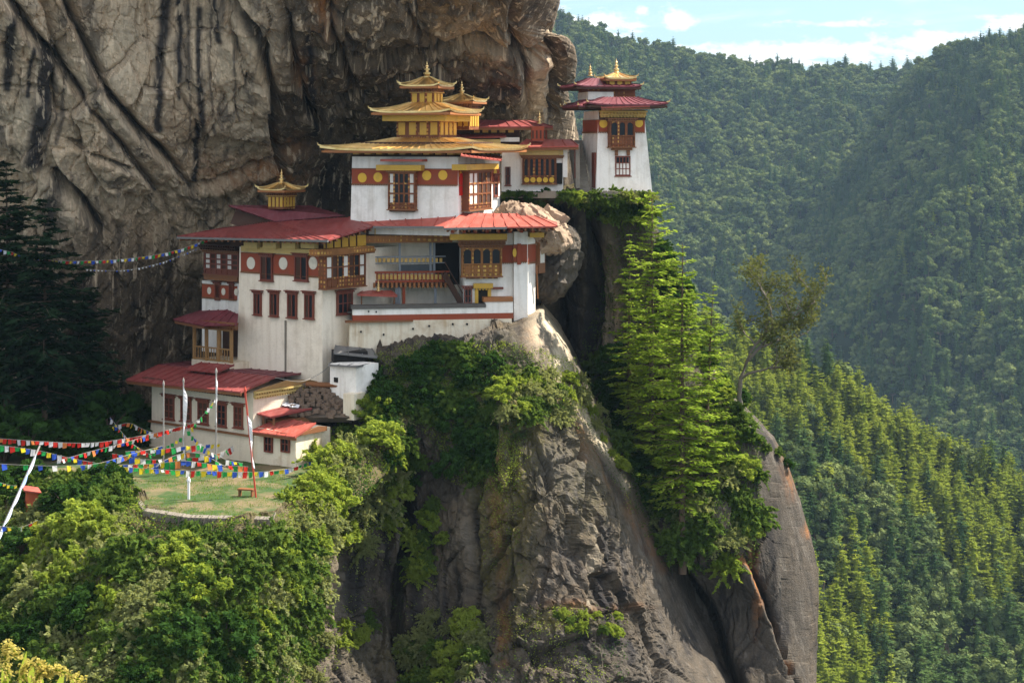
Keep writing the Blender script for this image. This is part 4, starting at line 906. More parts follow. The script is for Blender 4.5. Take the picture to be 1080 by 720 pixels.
# ------------------------------------------------------------------ open timber porch against the main block
O2 = P(340, 405, 112); f2 = F(O2, -38); f2r = F(O2, 52)
Pp = thing('gate_pavilion', P(228, 382, 114), 'small open timber porch with a dark red hipped roof left of the tall white block', 'pavilion')
f3 = F(f2.w(f2.hit(250, 380)[0], 0, 1.6).xy, -38)
p0, p1 = f3.hit(204, 378)[0], f3.hit(243, 378)[0]; zf = f3.hit(225, 381)[1]; zc = f3.hit(225, 346)[1]
pm = MB()
for t in (0, .33, .66, 1): u = p0 + (p1 - p0) * t; pm.box(f3, u - .09, u + .09, zf, zc, -.18, 0)
for t in (.5, 1): pm.box(f3, p0 - .09, p0 + .09, zf, zc, -2.4 * t - .09, -2.4 * t + .09)
for zz in (zf + .05, zf + .85): pm.box(f3, p0, p1, zz, zz + .09, -.12, -.04)
n = 14
for i in range(n): u = p0 + (p1 - p0) * (i + .5) / n; pm.box(f3, u - .03, u + .03, zf + .1, zf + .86, -.10, -.06)
pm.box(f3, p0, p1, zc - .12, zc, -.2, .02); pm.build('porch_frame', 'plank', Pp)
MB().box(f3, p0 - .1, p1 + .1, zf - 1.6, zf, -2.8, .08).build('base', 'oldwhite', Pp)
MB().box(f3, p0 + .2, p1, zf, zc, -2.7, -2.5).build('back_wall', 'darkwood', Pp)
cornice(f3, Pp, 202, 250, 338, 8, 'wood', 2, 0, .35)
a0, a1 = f3.hw(184, 338.5, 1.0), f3.hw(212, 343.5, 1.0)
roofquad(Pp, [f3.hw(183, 337, .9), f3.hw(214, 343, .9), f3.hw(240, 326.5, -1.4), f3.hw(212, 327.5, -1.4)], 'roofpurple', name='roof')
roofquad(Pp, [f3.hw(214, 343, .9), f3.hw(250, 342, .3), f3.hw(251, 331, -1.2), f3.hw(240, 326.5, -1.4)], 'roofpurple', name='roof', rafters=False)

# ------------------------------------------------------------------ the tall white block
B = thing('monastery_block', P(300, 400, 113), 'tall cream and white block with two rows of red windows', 'monastery block')
ub = f2.hit(250, 390)[0]; zt2 = f2.hit(300, 263)[1]; zb2 = f2.hit(300, 400)[1]
block(f2, ub, 0, zb2 - 1.5, zt2, 9.5, .12, .12).build('wall', 'creamwall', B)
fB = F(f2.w(0, 0, -.03).xy, -38); 
for x0, x1, y0, y1 in [(267, 274.5, 309, 332), (284, 292.5, 309, 333.5), (302.5, 312, 309.5, 335), (320.5, 330, 310, 336)]:
    window(fB, B, x0, y0, x1, y1, 'BD', 1, 'redwood', bay=.02)
ff = F(f2.w(0, 0, -.09).xy, -38)
band(ff, B, 254, 341, 269, 288.5, discs=[(264.5, 277.5), (298.5, 277.8), (330, 277.5)], r=.42, dmat='whitedisc', sx=.95)
for x0, x1 in ((274, 286.5), (310, 323.5)): window(ff, B, x0, 270, x1, 296, 'BD', 1, 'redwood', bay=.08, lintel=True)
m = MB(); m.pbox(ff, 254, 261.5, 337, 267.5, -.05, .16); m.build('yellow_board', 'paleyellow', B)
m = MB()
for i in range(4): x = 257 + i * 20; m.pbox(ff, x, 255.5, x + 14, 262, 0, .45)
m.build('beam_end', 'paleyellow', B)
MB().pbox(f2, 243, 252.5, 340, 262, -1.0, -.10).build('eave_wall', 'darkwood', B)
MB().pbox(f2, 300, 338, 301.5, 405, -.02, .03).build('drain_stain', 'stone', B)
# right face of the block: bay window, board, low window, painted cornice
f2s = F(f2.w(0, 0, 0).xy, 52)
window(f2s, B, 344, 268.5, 386, 303, 'PBDPBDP', 2, 'carved', bay=.55, lower=.30, name='bay_window', sill=True, lm='wood', mull=.10)
cornice(f2s, B, 339, 392, 264, 4.5, 'wood', 1, 0.4, .4)
MB().pbox(f2s, 336, 261.5, 395, 268, .0, .85).build('painted_lintel', 'carvedgold', B)
window(f2s, B, 356.5, 308.5, 372.5, 331, 'DDB', 2, 'redwood', bay=.02)
MB().pbox(f2s, 342, 249, 386, 262, -.4, -.02).build('yellow_board', 'yellow', B)
m = MB()
for i in range(5): x = 344 + i * 8; m.pbox(f2s, x, 248, x + .9, 262, -.1, .03)
m.build('board_strip', 'darkwood', B)
# darker left wing with timber gallery
W = thing('timber_wing', P(232, 340, 121), 'darker timber gallery wing with white shutters at the left of the tall white block', 'wing')
f4 = F(f2.w(ub - .2, 0, -1.6).xy, -38); w0 = f4.hit(213, 320)[0]
block(f4, w0, .5, f4.hit(230, 372)[1], f4.hit(230, 297)[1], 5, .0).build('wall', 'white', W)
band(f4, W, 213, 250, 301, 314, discs=[(220.5, 306.5), (235.5, 307.5), (249, 308)], r=.25, dmat='whitedisc', sx=.8)
for x0, x1 in ((226, 231.5), (241, 246)): window(f4, W, x0, 299.5, x1, 317, 'B', 1, 'redwood', sill=False)
gb = F(f4.w(0, 0, .35).xy, -38)
MB().pbox(gb, 214.5, 256, 250, 293, -3, 0).build('gallery_wall', 'darkwood', W)
window(gb, W, 215, 267, 251, 290, 'PBPBPB', 3, 'redwood', lower=.22, bay=.05, name='gallery_window', lm='wood', mull=.12)
cornice(gb, W, 213, 250, 257, 7, 'darkwood', 2, 0, .4)
MB().pbox(gb, 215, 291, 250, 296, -.3, .12).build('ledge', 'wood', W)

# ------------------------------------------------------------------ broad red roof over both
RF = thing('broad_red_roof', P(330, 240, 114), 'broad low red tin roof spreading over the tall white block and its wing', 'roof')
q1, q2 = f2.hw(187, 249.5, 1.3), f2.hw(346, 253, 1.3)
q3 = P(394, 238.6, 115.5); q4 = P(470, 238.8, 113.0); q5 = P(484, 224.5, 114.5); q6 = P(368, 229, 117.5); q7 = P(285, 234, 120); q8 = P(236, 240.5, 122)
mm = MB().slab([q1, q2, q7, q8], .10); seams(mm, q1, q2, q7, q8, .8)
mm.build('roof_slope', 'roof', RF)
mm = MB().slab([q2, q3, q6, q7], .10); seams(mm, q2, q3, q6, q7, .8); mm.build('roof_slope', 'roof', RF)
mm = MB().slab([q3, q4, q5, q6], .10); seams(mm, q3, q4, q5, q6, .8); mm.build('roof_slope', 'roof2', RF)
g = MB(); g.beam(q1 + Vector((0, -.05, -.08)), q2 + Vector((0, -.05, -.08)), .12, .14); g.beam(q3 + Vector((0, -.1, -.06)), q4 + Vector((0, -.1, -.06)), .16, .14); g.build('gutter', 'grey', RF)
k = MB(); dn = Vector((0, 0, -.22))
for i in range(24): t = (i + .5) / 24; k.beam(q1.lerp(q2, t) + dn, q8.lerp(q7, t).lerp(q1.lerp(q2, t), .3) + dn, .11, .14)
for i in range(8): t = (i + .5) / 8; k.beam(q2.lerp(q3, t) + dn, q7.lerp(q6, t) + dn, .11, .14)
k.build('rafter', 'wood', RF)
c0, c1, c2, c3 = P(241, 217, 121), P(290, 233.5, 119.5), P(364, 227.5, 119), P(330, 217.5, 123)
RR = thing('rear_red_roof', P(300, 225, 120), 'low dull red tin roof tucked against the cliff behind the broad red roof', 'roof')
mm = MB().slab([c0, c1, c2, c3], .10); seams(mm, c0, c1, c2, c3, .8); mm.build('roof_slope', 'roofpurple', RR)
MB().slab([P(249, 220.5, 121.5), P(288, 234, 120), P(286, 235, 122), P(250, 221, 124)], 1.1).build('eave_wall', 'darkwood', RR)
# ------------------------------------------------------------------ terrace wall, gallery and right wing
O3 = P(367, 340, 113.0); f5 = F(O3, 9)
TW = thing('terrace_wall', P(440, 365, 112.5), 'stained white retaining wall with an ochre red stripe below the temple balcony', 'retaining wall')
def pz(f, y, x=450, d=0): return f.hit(x, y, d)[1]
uE = f5.hit(541, 340)[0]; u515 = f5.hit(512, 325)[0]
block(F(f5.w(0, 0, .35).xy, 9), -.0, uE, pz(f5, 392), pz(f5, 337), 3.2, .12).build('wall', 'oldwhite', TW)
MB().box(f5, .3, uE, pz(f5, 337), pz(f5, 331), -.6, .18).build('red_stripe', 'khemar', TW)
MB().box(f5, .3, uE - .02, pz(f5, 331), pz(f5, 324.5), -.5, .15).build('parapet', 'white', TW)
MB().box(f5, .2, u515, pz(f5, 324.5), pz(f5, 321), -.7, .28).build('coping', 'slate', TW)
MB().box(f5, -.2, f5.hit(435, 338)[0], pz(f5, 338.2), pz(f5, 336.6), -.2, .55).build('drip_board', 'wood', TW)
m = MB()
for x, y in ((388, 327.5), (396, 328), (380, 349), (404, 352), (477, 341), (492, 341), (452, 343), (435, 346)): m.pbox(f5, x, y, x + 1.6, y + 1.8, .1, .47 if y > 337 else .17)
m.build('drain_hole', 'dark', TW)
# raised end of the parapet
MB().pbox(f5, 512, 318, 541, 331.2, -2.6, .17).build('raised_parapet', 'white', TW); MB().pbox(f5, 510, 313.5, 541, 318.2, -2.6, .26).build('raised_coping', 'orange', TW)
MB().box(f5, 0, uE, pz(f5, 325) - .3, pz(f5, 325) - .2, -6, -.5).build('floor', 'slate', TW)
GY = thing('balcony_gallery', P(440, 320, 117), 'shaded balcony gallery with a painted rail between the tall block and the right wing', 'gallery')
fg = F(f5.w(0, 0, -4.6).xy, 9); fbal = F(f5.w(0, 0, -2.9).xy, 9)
x_ = lambda f, x: f.hit(x, 290)[0]
zfl = pz(f5, 325)
MB().box(fg, x_(fg, 362), x_(fg, 500), zfl - .3, pz(fg, 238), -.4, 0).build('wall', 'creamwall', GY)
MB().pbox(fbal, 386, 298, 472, 301.5, -1.6, .1).build('balcony_floor', 'darkwood', GY)
m = MB(); m.pbox(fbal, 387, 286, 474, 288, -.1, .05); m.pbox(fbal, 388, 295.5, 473, 298, -.1, .02); 
for i in range(20): x = 388.5 + i * 4.3; m.pbox(fbal, x, 288, x + 1.2, 295.5, -.08, 0)
m.build('balustrade', 'khemar', GY)
m = MB()
for i in range(20): x = 390 + i * 4.3; m.pbox(fbal, x, 289.3, x + 2.6, 294.6, -.08, -.03)
m.build('rail_panel', 'goldpaint', GY)
m = MB()
for i in range(18): x = 389 + i * 4.7; m.pbox(fbal, x, 298.2, x + 2.2, 303.5, -.7, .25 - .02 * (i % 2))
m.build('bracket', 'orange', GY)
m = MB(); m.pbox(fbal, 388, 270.2, 470, 271.4, -.1, 0); m.pbox(fbal, 388, 277, 470, 278, -.1, 0)
for x in (420.5, 453, 457): m.pbox(fbal, x, 256, x + 2.2, 288, -.15, .02)
for x in (417, 458, 420): m.pbox(fbal, x, 302, x + 2.6, 323, -.2, 0)
m.build('post', 'greybeam', GY)
MB().pbox(fbal, 424.5, 302, 427.5, 323, -.2, .04).build('red_post', 'khemar', GY)
m = MB()
for i in range(17): x = 390 + i * 4.6; m.pbox(fbal, x, 272.3, x + 2.8, 276.4, -.07, -.02)
m.build('frieze_panel', 'goldpaint', GY)
MB().pbox(fg, 388, 279, 470, 286, 0, .08).build('dado', 'greybeam', GY)
MB().pbox(fg, 403, 279, 409, 287, 0, .14).build('doorway', 'dark', GY)
MB().pbox(fg, 459, 256, 497, 300, -.2, .10).build('stairwell', 'dark', GY)
MB().pbox(fg, 392, 305, 420, 325, -.2, .10).build('undercroft', 'dark', GY)
m = MB(); m.pbox(fbal, 386, 248.5, 477, 256, -.25, .5); m.build('painted_beam', 'carvedgold', GY)
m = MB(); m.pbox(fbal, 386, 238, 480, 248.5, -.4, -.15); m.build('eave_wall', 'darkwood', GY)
m = MB()
for x in (395, 404, 431, 443): m.pbox(fbal, x, 240, x + 9, 247.5, -.2, .1)
m.build('bracket_board', 'goldpaint', GY)
# stairs
sa, sb = fbal.hw(468, 288, .5), fbal.hw(487, 321, .9)
m = MB()
for o in (-.45, .45): m.beam(sa + f5.n * o, sb + f5.n * o, .10, .34)
for i in range(12): p = sa.lerp(sb, (i + .5) / 12); m.beam(p - f5.n * .45, p + f5.n * .45, .26, .05)
m.beam(sa + Vector((0, 0, .8)) + f5.n * .5, sb + Vector((0, 0, .8)) + f5.n * .5, .06, .06)
m.build('stair', 'darkwood', GY)
# small red canopy on the terrace
CN = thing('canopy', P(398, 322, 113.5), 'little red roofed canopy standing on the terrace below the left end of the balcony', 'canopy')
fc = F(f5.w(0, 0, -1.2).xy, 9)
roofquad(CN, [fc.hw(377, 310.5, .5), fc.hw(419, 312, .5), fc.hw(412, 306.5, -1.3), fc.hw(384, 306, -1.3)], 'roof2', rafters=False)
m = MB()
for x in (380.5, 415): m.pbox(fc, x, 311, x + 1.6, 324, -.1, .02)
m.build('post', 'wood', CN)
finial(CN, fc.hw(399, 306.8, -.5), .8, .10)
# right wing
RW = thing('right_wing', P(530, 335, 113.5), 'white wing with a wide yellow arched bay window at the cliff edge', 'wing')
f6 = F(f5.w(0, 0, -.9).xy, 7)
u0, u1 = f6.hit(490, 300)[0], f6.hit(541, 300)[0]; zt = pz(f6, 246, 520)
block(f6, u0, u1, zfl - .5, zt, 7, 0).build('wall', 'white', RW)
uc0, uc1 = f6.hit(541, 300, .0)[0], f6.hit(556, 300)[0]
MB().box(f6, uc0 + .02, uc1, pz(f6, 352), zt + .1, -6, .35).build('corner_pier', 'white', RW)
f6s = F(f6.w(uc1, 0, -.3).xy, 62)
MB().box(f6s, 0.02, 1.3, pz(f6, 350), zt, -2, .0).build('side_wall', 'white', RW)
MB().box(f6, u0, uc1, zt - .1, zt + .42, -6.5, -.3).build('eave_wall', 'darkwood', RW)
band(f6, RW, 490, 541, 259, 276.5, discs=[(499, 266.5)], r=.44, d=.03)
f6p = F(f6.w(0, 0, .35).xy, 7); band(f6p, RW, 541.5, 556, 258.5, 275.5, discs=[(542.8, 266.5)], r=.30, sx=.45)
MB().pbox(f6p, 545.5, 257, 549.5, 279, 0, .12).build('pilaster', 'khemar', RW)
band(f6s, RW, 557, 566, 258, 276, u=(.02, 1.3), d=.03)
window(f6, RW, 487, 261.5, 529.5, 291.5, 'DDDD', 1, 'carvedgold', bay=.55, arched=True, lower=.42, name='bay_window', lm='wood', mull=.16)
cornice(f6, RW, 484, 532, 252.5, 7, 'wood', 2, .25, .45)
MB().pbox(f6, 475, 246.8, 535, 253, -.1, .95).build('yellow_board', 'yellow', RW)
MB().pbox(f6p, 559, 245.5, 574, 250.5, -1.5, .5).build('yellow_board', 'yellow', RW)
for z0_ in (294.0,): MB().pbox(f6, 492, 291.8, 525, z0_, .0, .45).build('bay_base', 'carved', RW)
window(f6, RW, 489.5, 304.5, 498, 320, 'DD', 2, 'redwood', lintel=True, sill=False)
dr = MB(); dr.pbox(f6, 501, 302, 504.5, 320, 0, .2); dr.pbox(f6, 514.5, 302, 518, 320, 0, .2); dr.pbox(f6, 499.5, 299, 520, 304, 0, .32)
for i in range(5): x = 502 + i * 3.4; dr.pbox(f6, x, 304, x + 1.7, 306, 0, .27)
d_ = dr.build('doorway', 'yellow', RW); MB().pbox(f6, 504.5, 305, 514.5, 320, 0, .05).build('door', 'dark', d_)
MB().pbox(f6, 520, 303, 531, 305, 0, .3).build('shelf', 'redwood', RW)
# rounded side window bay at the far right corner
f6t = F(f6s.w(1.3, 0, 0).xy, 62); m = MB(); m.box(f6t, 0, .9, pz(f6, 291), zt - .3, -.5, .30); m.build('side_bay', 'wood', RW)
m = MB(); m.box(f6t, .15, .75, pz(f6, 280), pz(f6, 263), .2, .33); m.build('pane', 'panel', RW)
MB().beam(f6s.w(1.0, pz(f6, 282), .25), f6s.w(1.3, pz(f6, 318), .2), .10, .10).build('drainpipe', 'wood', RW)
# right red roof
R2 = thing('right_red_roof', P(530, 232, 113), 'bright red pyramid shaped tin roof over the right wing at the cliff edge', 'roof')
ra, rb, rc, rd = P(468, 240.2, 110.8), P(588, 238.5, 112.0), P(560, 225.5, 117.5), P(489, 224.6, 114.8)
mm = MB().slab([ra, rb, rc, rd], .10); seams(mm, ra, rb, rc, rd, .8); o = mm.build('roof_slope', 'roof2', R2)
rbb = P(588, 232, 121); mm = MB().slab([rb, rbb, P(562, 224, 121), rc], .10); mm.build('roof_slope', 'roof2', R2)
MB().beam(ra + Vector((0, -.05, -.07)), ra.lerp(rb, .55) + Vector((0, -.05, -.07)), .14, .14).build('gutter', 'grey', R2)
k = MB()
for i in range(16): t = (i + .5) / 16; k.beam(ra.lerp(rb, t) + dn, rd.lerp(rc, t) + dn, .11, .14)
k.build('rafter', 'wood', R2)
k = MB()
for i in range(8): t = (i + .5) / 8; p = f6.w(f6.hit(476 + i * 12, 243)[0], pz(f6, 243.5), .3); k.beam(p, p + f6.n * .9, .18, .22)
k.build('beam_end', 'khemar', R2)

# ------------------------------------------------------------------ golden-roofed temple
O4 = P(484, 229, 114); f7 = F(O4, -20); f7r = F(O4, 70)
T = thing('golden_temple', O4, 'white temple with a red band under three stacked golden roofs', 'temple')
zt = f7.hit(430, 167)[1]; zb = f7.hit(430, 229)[1]
block(f7, -8.0, 0, zb - 1.2, zt + .1, 8.0, .10).build('wall', 'white', T)
f7b = F(f7.w(0, 0, -.06).xy, -20); f7rb = F(f7r.w(0, 0, -.06).xy, 70)
band(f7b, T, 370.5, 484, 178.5, 194, u=(-7.9, -.10), discs=[(382, 187.5), (398.5, 187), (450, 185.2), (467, 184.8)], r=.33)
band(f7rb, T, 484, 528, 178, 193, u=(.10, 7.9), discs=[(486.5, 185), (522.5, 183)], r=.30)
window(f7b, T, 409, 182, 437.5, 221, 'PDDDP', 3, 'carved', bay=.35, lower=.14, name='bay_window', lm='wood', mull=.12)
MB().pbox(f7b, 410.5, 220.5, 436, 223.5, 0, .38).build('bay_base', 'darkwood', T)
MB().pbox(f7b, 396.5, 174, 444, 180, -.1, .62).build('yellow_board', 'yellow', T)
MB().pbox(f7b, 401, 168, 445, 170.5, -.1, .9).build('window_roof', 'roof2', T)
window(f7rb, T, 495, 181, 518.5, 221, 'PPBBB', 3, 'carved', bay=.5, lower=.12, name='bay_window', lm='wood', mull=.14)
MB().pbox(f7rb, 492, 173, 526, 179, -.1, .95).build('yellow_board', 'yellow', T)
roofquad(T, [f7rb.hw(486, 163.5, 1.6), f7rb.hw(529, 169, 1.6), f7rb.hw(529, 165, .1), f7rb.hw(489, 161.0, .1)], 'roof2', rafters=False, name='window_roof')
window(f7rb, T, 521.5, 186, 525.5, 207, 'D', 2, 'redwood')
MB().pbox(f7rb, 485.8, 183, 489.5, 206, -.05, .12).build('red_banner', 'flag_red', T)
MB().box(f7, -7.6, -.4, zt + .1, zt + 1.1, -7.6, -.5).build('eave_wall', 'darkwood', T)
m = MB()
for ff_, a0, a1 in ((f7, -7.9, -.1), (f7r, .1, 7.9)):
    for i in range(9):
        u = a0 + (a1 - a0) * (i + .5) / 9; m.box(ff_, u - .22, u + .22, zt + .25, zt + .75, -.6, .25)
m.build('bracket_board', 'goldpaint', T)
ctr = f7.w(-4, 0, -4)
hiproof(T, ctr, -20, 5.55, 5.55, -.44, .30, 1.75, 1.75, th=.14, up=.20, rafters='orange')
def tower_tier(root, c, ang, h, z0, z1, n=4, mat='carved'):
    f0 = F((c[0], c[1]), ang); MB().box(f0, -h, h, z0, z1, -h, h).build('drum', mat, root)
    p = MB(); q = MB(); e = MB()
    for s in range(4):
        f_ = F((c[0], c[1]), ang + 90 * s)
        for i in range(n):
            u = -h + 2 * h * (i + .5) / n; w = h / n * .62; p.box(f_, u - w, u + w, z0 + .12 * (z1 - z0), z0 + .62 * (z1 - z0), h, h + .04)
        for j in range(2): dentils(e, f_, -h - .05, h + .05, z0 + (.70 + .14 * j) * (z1 - z0), h + .02 + .1 * j, .09, .2, .10 * (z1 - z0))
        q.box(f_, -h - .05, h + .05, z0 + .66 * (z1 - z0), z0 + .69 * (z1 - z0), h - .1, h + .12)
    p.build('gold_panel', 'yellow', root); e.build('cornice', 'wood', root); q.build('cornice_board', 'goldpaint', root)
tower_tier(T, ctr, -20, 1.6, .30, 2.0, 4)
fC = F(ctr.xy, -20); MB().box(fC, -2.35, 2.35, 1.45, 1.85, -2.35, 2.35).build('cornice_board', 'yellow', T)
hiproof(T, ctr, -20, 2.98, 2.98, 2.12, 2.75, .95, .95, th=.12, up=.18)
tower_tier(T, ctr, -20, .85, 2.6, 3.85, 3)
hiproof(T, ctr, -20, 1.48, 1.48, 3.95, 4.55, .22, .22, th=.10, up=.14)
finial(T, (ctr.x, ctr.y, 4.5), 1.15, .25)
# second golden turret
T2 = thing('golden_turret', P(487, 130, 122), 'smaller golden roofed turret half hidden behind the stacked golden roofs', 'turret')
c2 = P(487, 0, 123); tower_tier(T2, c2, -20, .95, .9, 2.9, 4); hiproof(T2, c2, -20, 1.42, 1.42, 2.98, 3.45, .2, .2, th=.1, up=.12); finial(T2, (c2.x, c2.y, 3.42), 1.0, .2)
# golden cupola on the rear roof
T3 = thing('golden_cupola', P(297, 217, 120), 'lone golden cupola with a spire rising from the low red roof against the cliff', 'cupola')
c3_ = P(297, 0, 120.5); tower_tier(T3, c3_, -30, .68, -4.7, -3.35, 4); hiproof(T3, c3_, -30, 1.22, 1.22, -3.30, -2.85, .2, .2, th=.08, up=.14); finial(T3, (c3_.x, c3_.y, -2.88), 1.0, .19)

# ------------------------------------------------------------------ rear gallery hall under the overhang
G = thing('rear_hall', P(570, 198, 124), 'low hall with a carved timber window gallery and red roofs under the overhanging cliff', 'hall')
f8 = F(P(529, 195, 124), 2)
block(f8, 0, f8.hit(594, 180)[0], pz(f8, 202, 560), pz(f8, 157, 560), 6).build('wall', 'white', G)
window(f8, G, 533, 176, 538.5, 195.5, 'DD', 2, 'redwood', lintel=False)
window(f8, G, 551, 166.5, 587, 194, 'DDDDDD', 1, 'carved', bay=.15, arched=True, lower=.28, name='gallery_window', lm='wood', mull=.18)
MB().pbox(f8, 586.5, 172, 593, 194, -.3, .12).build('door', 'dark', G)
m = MB()
for i in range(5): m.disc(f8, 555.5 + i * 6.6, 189.8, .19, .24, .28)
m.build('disc', 'disc', G)
cornice(f8, G, 550, 594, 164, 3, 'wood', 1, .1, .3)
MB().pbox(f8, 548, 158.5, 594, 163.5, -.1, .5).build('yellow_board', 'paleyellow', G)
MB().pbox(f8, 593.6, 157.5, 598.5, 187, -.5, .2).build('pier', 'white', G); MB().pbox(f8, 606, 156, 608, 188, -.3, .2).build('post', 'redwood', G)
roofquad(G, [f8.hw(545, 155, 1.2), f8.hw(610, 154, 1.2), f8.hw(602, 147, -2.2), f8.hw(556, 147, -2.2)], 'roof2')
tc2 = P(567, 0, 124.5); ft = F(tc2.xy, 2); MB().box(ft, -.45, .45, .1, 1.15, -.45, .45).build('turret', 'khemar', G)
m = MB(); [m.box(ft, -.42 + .28 * i, -.30 + .28 * i, .25, .85, .3, .47) for i in range(4)]; m.build('turret_panel', 'darkwood', G)
UH = thing('upper_red_hall', P(515, 150, 127), 'long red roofed upper hall behind the golden temple', 'hall')
f9 = F(P(480, 150, 127), 2); block(f9, -1, f9.hit(548, 140)[0], -1.2, pz(f9, 135, 510), 4).build('wall', 'darkwood', UH)
roofquad(UH, [f9.hw(470, 133.5, 1.2), f9.hw(583, 133.5, 1.2), f9.hw(560, 127, -2.5), f9.hw(492, 126.5, -2.5)], 'roof')
roofquad(UH, [f9.hw(470, 145.5, 1.0), f9.hw(534, 144, 1.0), f9.hw(530, 141, 0), f9.hw(474, 142, 0)], 'roof', name='lower_roof', rafters=False)
MB().pbox(f9, 478, 147, 528, 151.5, 0, .8).build('yellow_board', 'paleyellow', UH); MB().pbox(f9, 527.5, 145, 548, 149.5, 0, .5).build('white_board', 'white', UH)
m = MB(); [m.pbox(f9, 500 + i * 9, 136, 506 + i * 9, 140, 0, .3) for i in range(5)]; m.build('bracket_board', 'goldpaint', UH)
finial(UH, P(569, 130.5, 126), .95, .13)
MB().box(f9, f9.hit(561, 140)[0], f9.hit(577, 140)[0], -.2, 1.2, -1.6, .2).build('turret', 'khemar', UH)

# ------------------------------------------------------------------ tower on the crag
O5 = P(628.5, 199, 124); f10 = F(O5, 13); f10l = F(O5, -77)
TT_ = thing('cliff_tower', O5, 'tall white tower with flaring red roofs standing alone at the edge of the crag', 'tower')
u1 = f10.hit(688, 198)[0]; z0 = f10.hit(655, 204)[1]; z1 = f10.hit(655, 117)[1]
# tapering tower
t_ = MB().hexa([f10.w(-.05, z0, -4.6), f10.w(0, z0, 0), f10.w(u1, z0, 0), f10.w(u1, z0, -4.6), f10.w(.25, z1, -4.2), f10.w(.28, z1, -.30), f10.w(u1 - .55, z1, -.30), f10.w(u1 - .55, z1, -4.2)]); t_.build('wall', 'white', TT_)
ft0 = F(f10.w(0, 0, -.24).xy, 13); ftl = F(f10.w(.20, 0, 0).xy, -77)
band(ft0, TT_, 632, 680, 127, 138.8, discs=[(636.5, 130.5), (674, 130)], r=.31, u=(.24, u1 - .50), d=.02)
band(ftl, TT_, 617, 631, 128, 139, u=(-4.2, -.26), z=(ft0.hit(650, 138.8)[1], ft0.hit(650, 127)[1]), d=.04)
MB().pbox(ft0, 632, 116, 681, 126.5, -.3, .06).build('upper_wall', 'darkwood', TT_)
cornice(ft0, TT_, 633, 680, 117, 7, 'goldpaint', 2, .05, .35)
window(ft0, TT_, 643, 128, 670, 155, 'DDD', 1, 'carved', bay=.50, arched=True, lower=.42, name='bay_window', lm='wood', mull=.18)
MB().pbox(ft0, 646, 155, 667, 158.5, 0, .45).build('bay_base', 'wood', TT_); m = MB(); m.pbox(ft0, 649, 158.5, 652, 164, 0, .25); m.pbox(ft0, 661.5, 158.5, 664.5, 164, 0, .25); m.build('bracket', 'wood', TT_)
window(F(f10.w(0, 0, -.14).xy, 13), TT_, 649, 164.5, 665, 185.5, 'DDDD', 3, 'redwood', name='window', sill=True, lintel=False)
cl_ = F(f10l.w(0, 0, -.05).xy, -77); MB().pbox(cl_, 624, 161, 627, 198, -.05, .08).build('side_door', 'redwood', TT_)
ucen = u1 / 2; cT = f10.w(ucen, 0, -2.3)
cx = P(650, 0, 126.4)
roofquad(TT_, [f10.hw(634, 113.0, 1.0), f10.hw(685.5, 111.5, 1.0), f10.hw(684, 109.0, .0), f10.hw(636, 110, .0)], 'roof2', name='canopy_roof')
hiproof(TT_, (cx.x, cx.y), 13, 3.05, 3.0, 2.75, 3.30, 1.3, 1.3, mat=M['roofpurple'], th=.12, up=.16, rafters='darkwood')
hiproof(TT_, P(619, 0, 126)[:2], 13, 1.3, 2.4, 2.62, 3.1, .3, .8, mat=M['roofpurple'], th=.1, up=.05, rafters='darkwood')
MB().box(F(cx.xy, 13), -2.2, 1.4, 3.1, 4.25, -2.6, .2).build('upper_storey', 'carved', TT_)
MB().box(F(cx.xy, 13), -2.25, -.3, 3.1, 3.7, -2.6, .3).build('upper_wall', 'white', TT_)
cu_ = P(633, 0, 127.6); hiproof(TT_, (cu_.x, cu_.y), 13, 2.55, 2.3, 4.12, 4.75, .9, .6, mat=M['roofpurple'], th=.10, up=.12, rafters='darkwood')
cgd = P(650, 0, 127.0); tower_tier(TT_, cgd, 13, .9, 4.1, 4.78, 3); hiproof(TT_, (cgd.x, cgd.y), 13, 1.22, 1.22, 4.75, 5.12, .25, .25, th=.1, up=.12)
finial(TT_, (cgd.x, cgd.y, 5.1), 1.15, .19)
c4 = P(622.5, 80.5, 128); finial(TT_, c4, .95, .15)
# left shaded annex wall and stairs between hall and tower
ST = thing('stone_stair', P(616, 200, 125), 'narrow stone stair climbing between the rear hall and the cliff tower', 'stair')
m = MB()
for i in range(14):
    p = P(616, 199, 123.6) + Vector((-.03 * i, .32 * i, .27 * i)); m.hexa([p + Vector((a, b, c)) for c in (-1.0, .0) for a, b in ((-.55, 0), (.45, 0), (.45, .32), (-.55, .32))])
m.build('steps', 'stone', ST)
m = MB(); m.beam(P(609.5, 199, 123.3), P(609, 152, 124.2), .30, .3); m.build('pillar', 'stone', ST)
# low parapet along the tower terrace
PT = thing('terrace_parapet', P(610, 204, 122), 'low mossy stone parapet along the edge of the tower terrace', 'parapet')
m = MB(); r_ = random.Random(4)
for i in range(52):
    x = 530 + i * 3.0; h = r_.uniform(.06, .24); p = P(x, 204.5, 121.9 + .5 * math.sin(i * .3)); w = .13; m.hexa([p + Vector((a, b, c)) for c in (-.3, h) for a, b in ((-w, -.2), (w, -.2), (w * .9, .3), (-w, .3))])
m.build('stones', 'stone', PT)
MB().slab([P(528, 203.5, 122.2), P(690, 202.5, 122.4), P(680, 199, 140), P(528, 199, 140)], .12).build('paving', 'stone', PT)

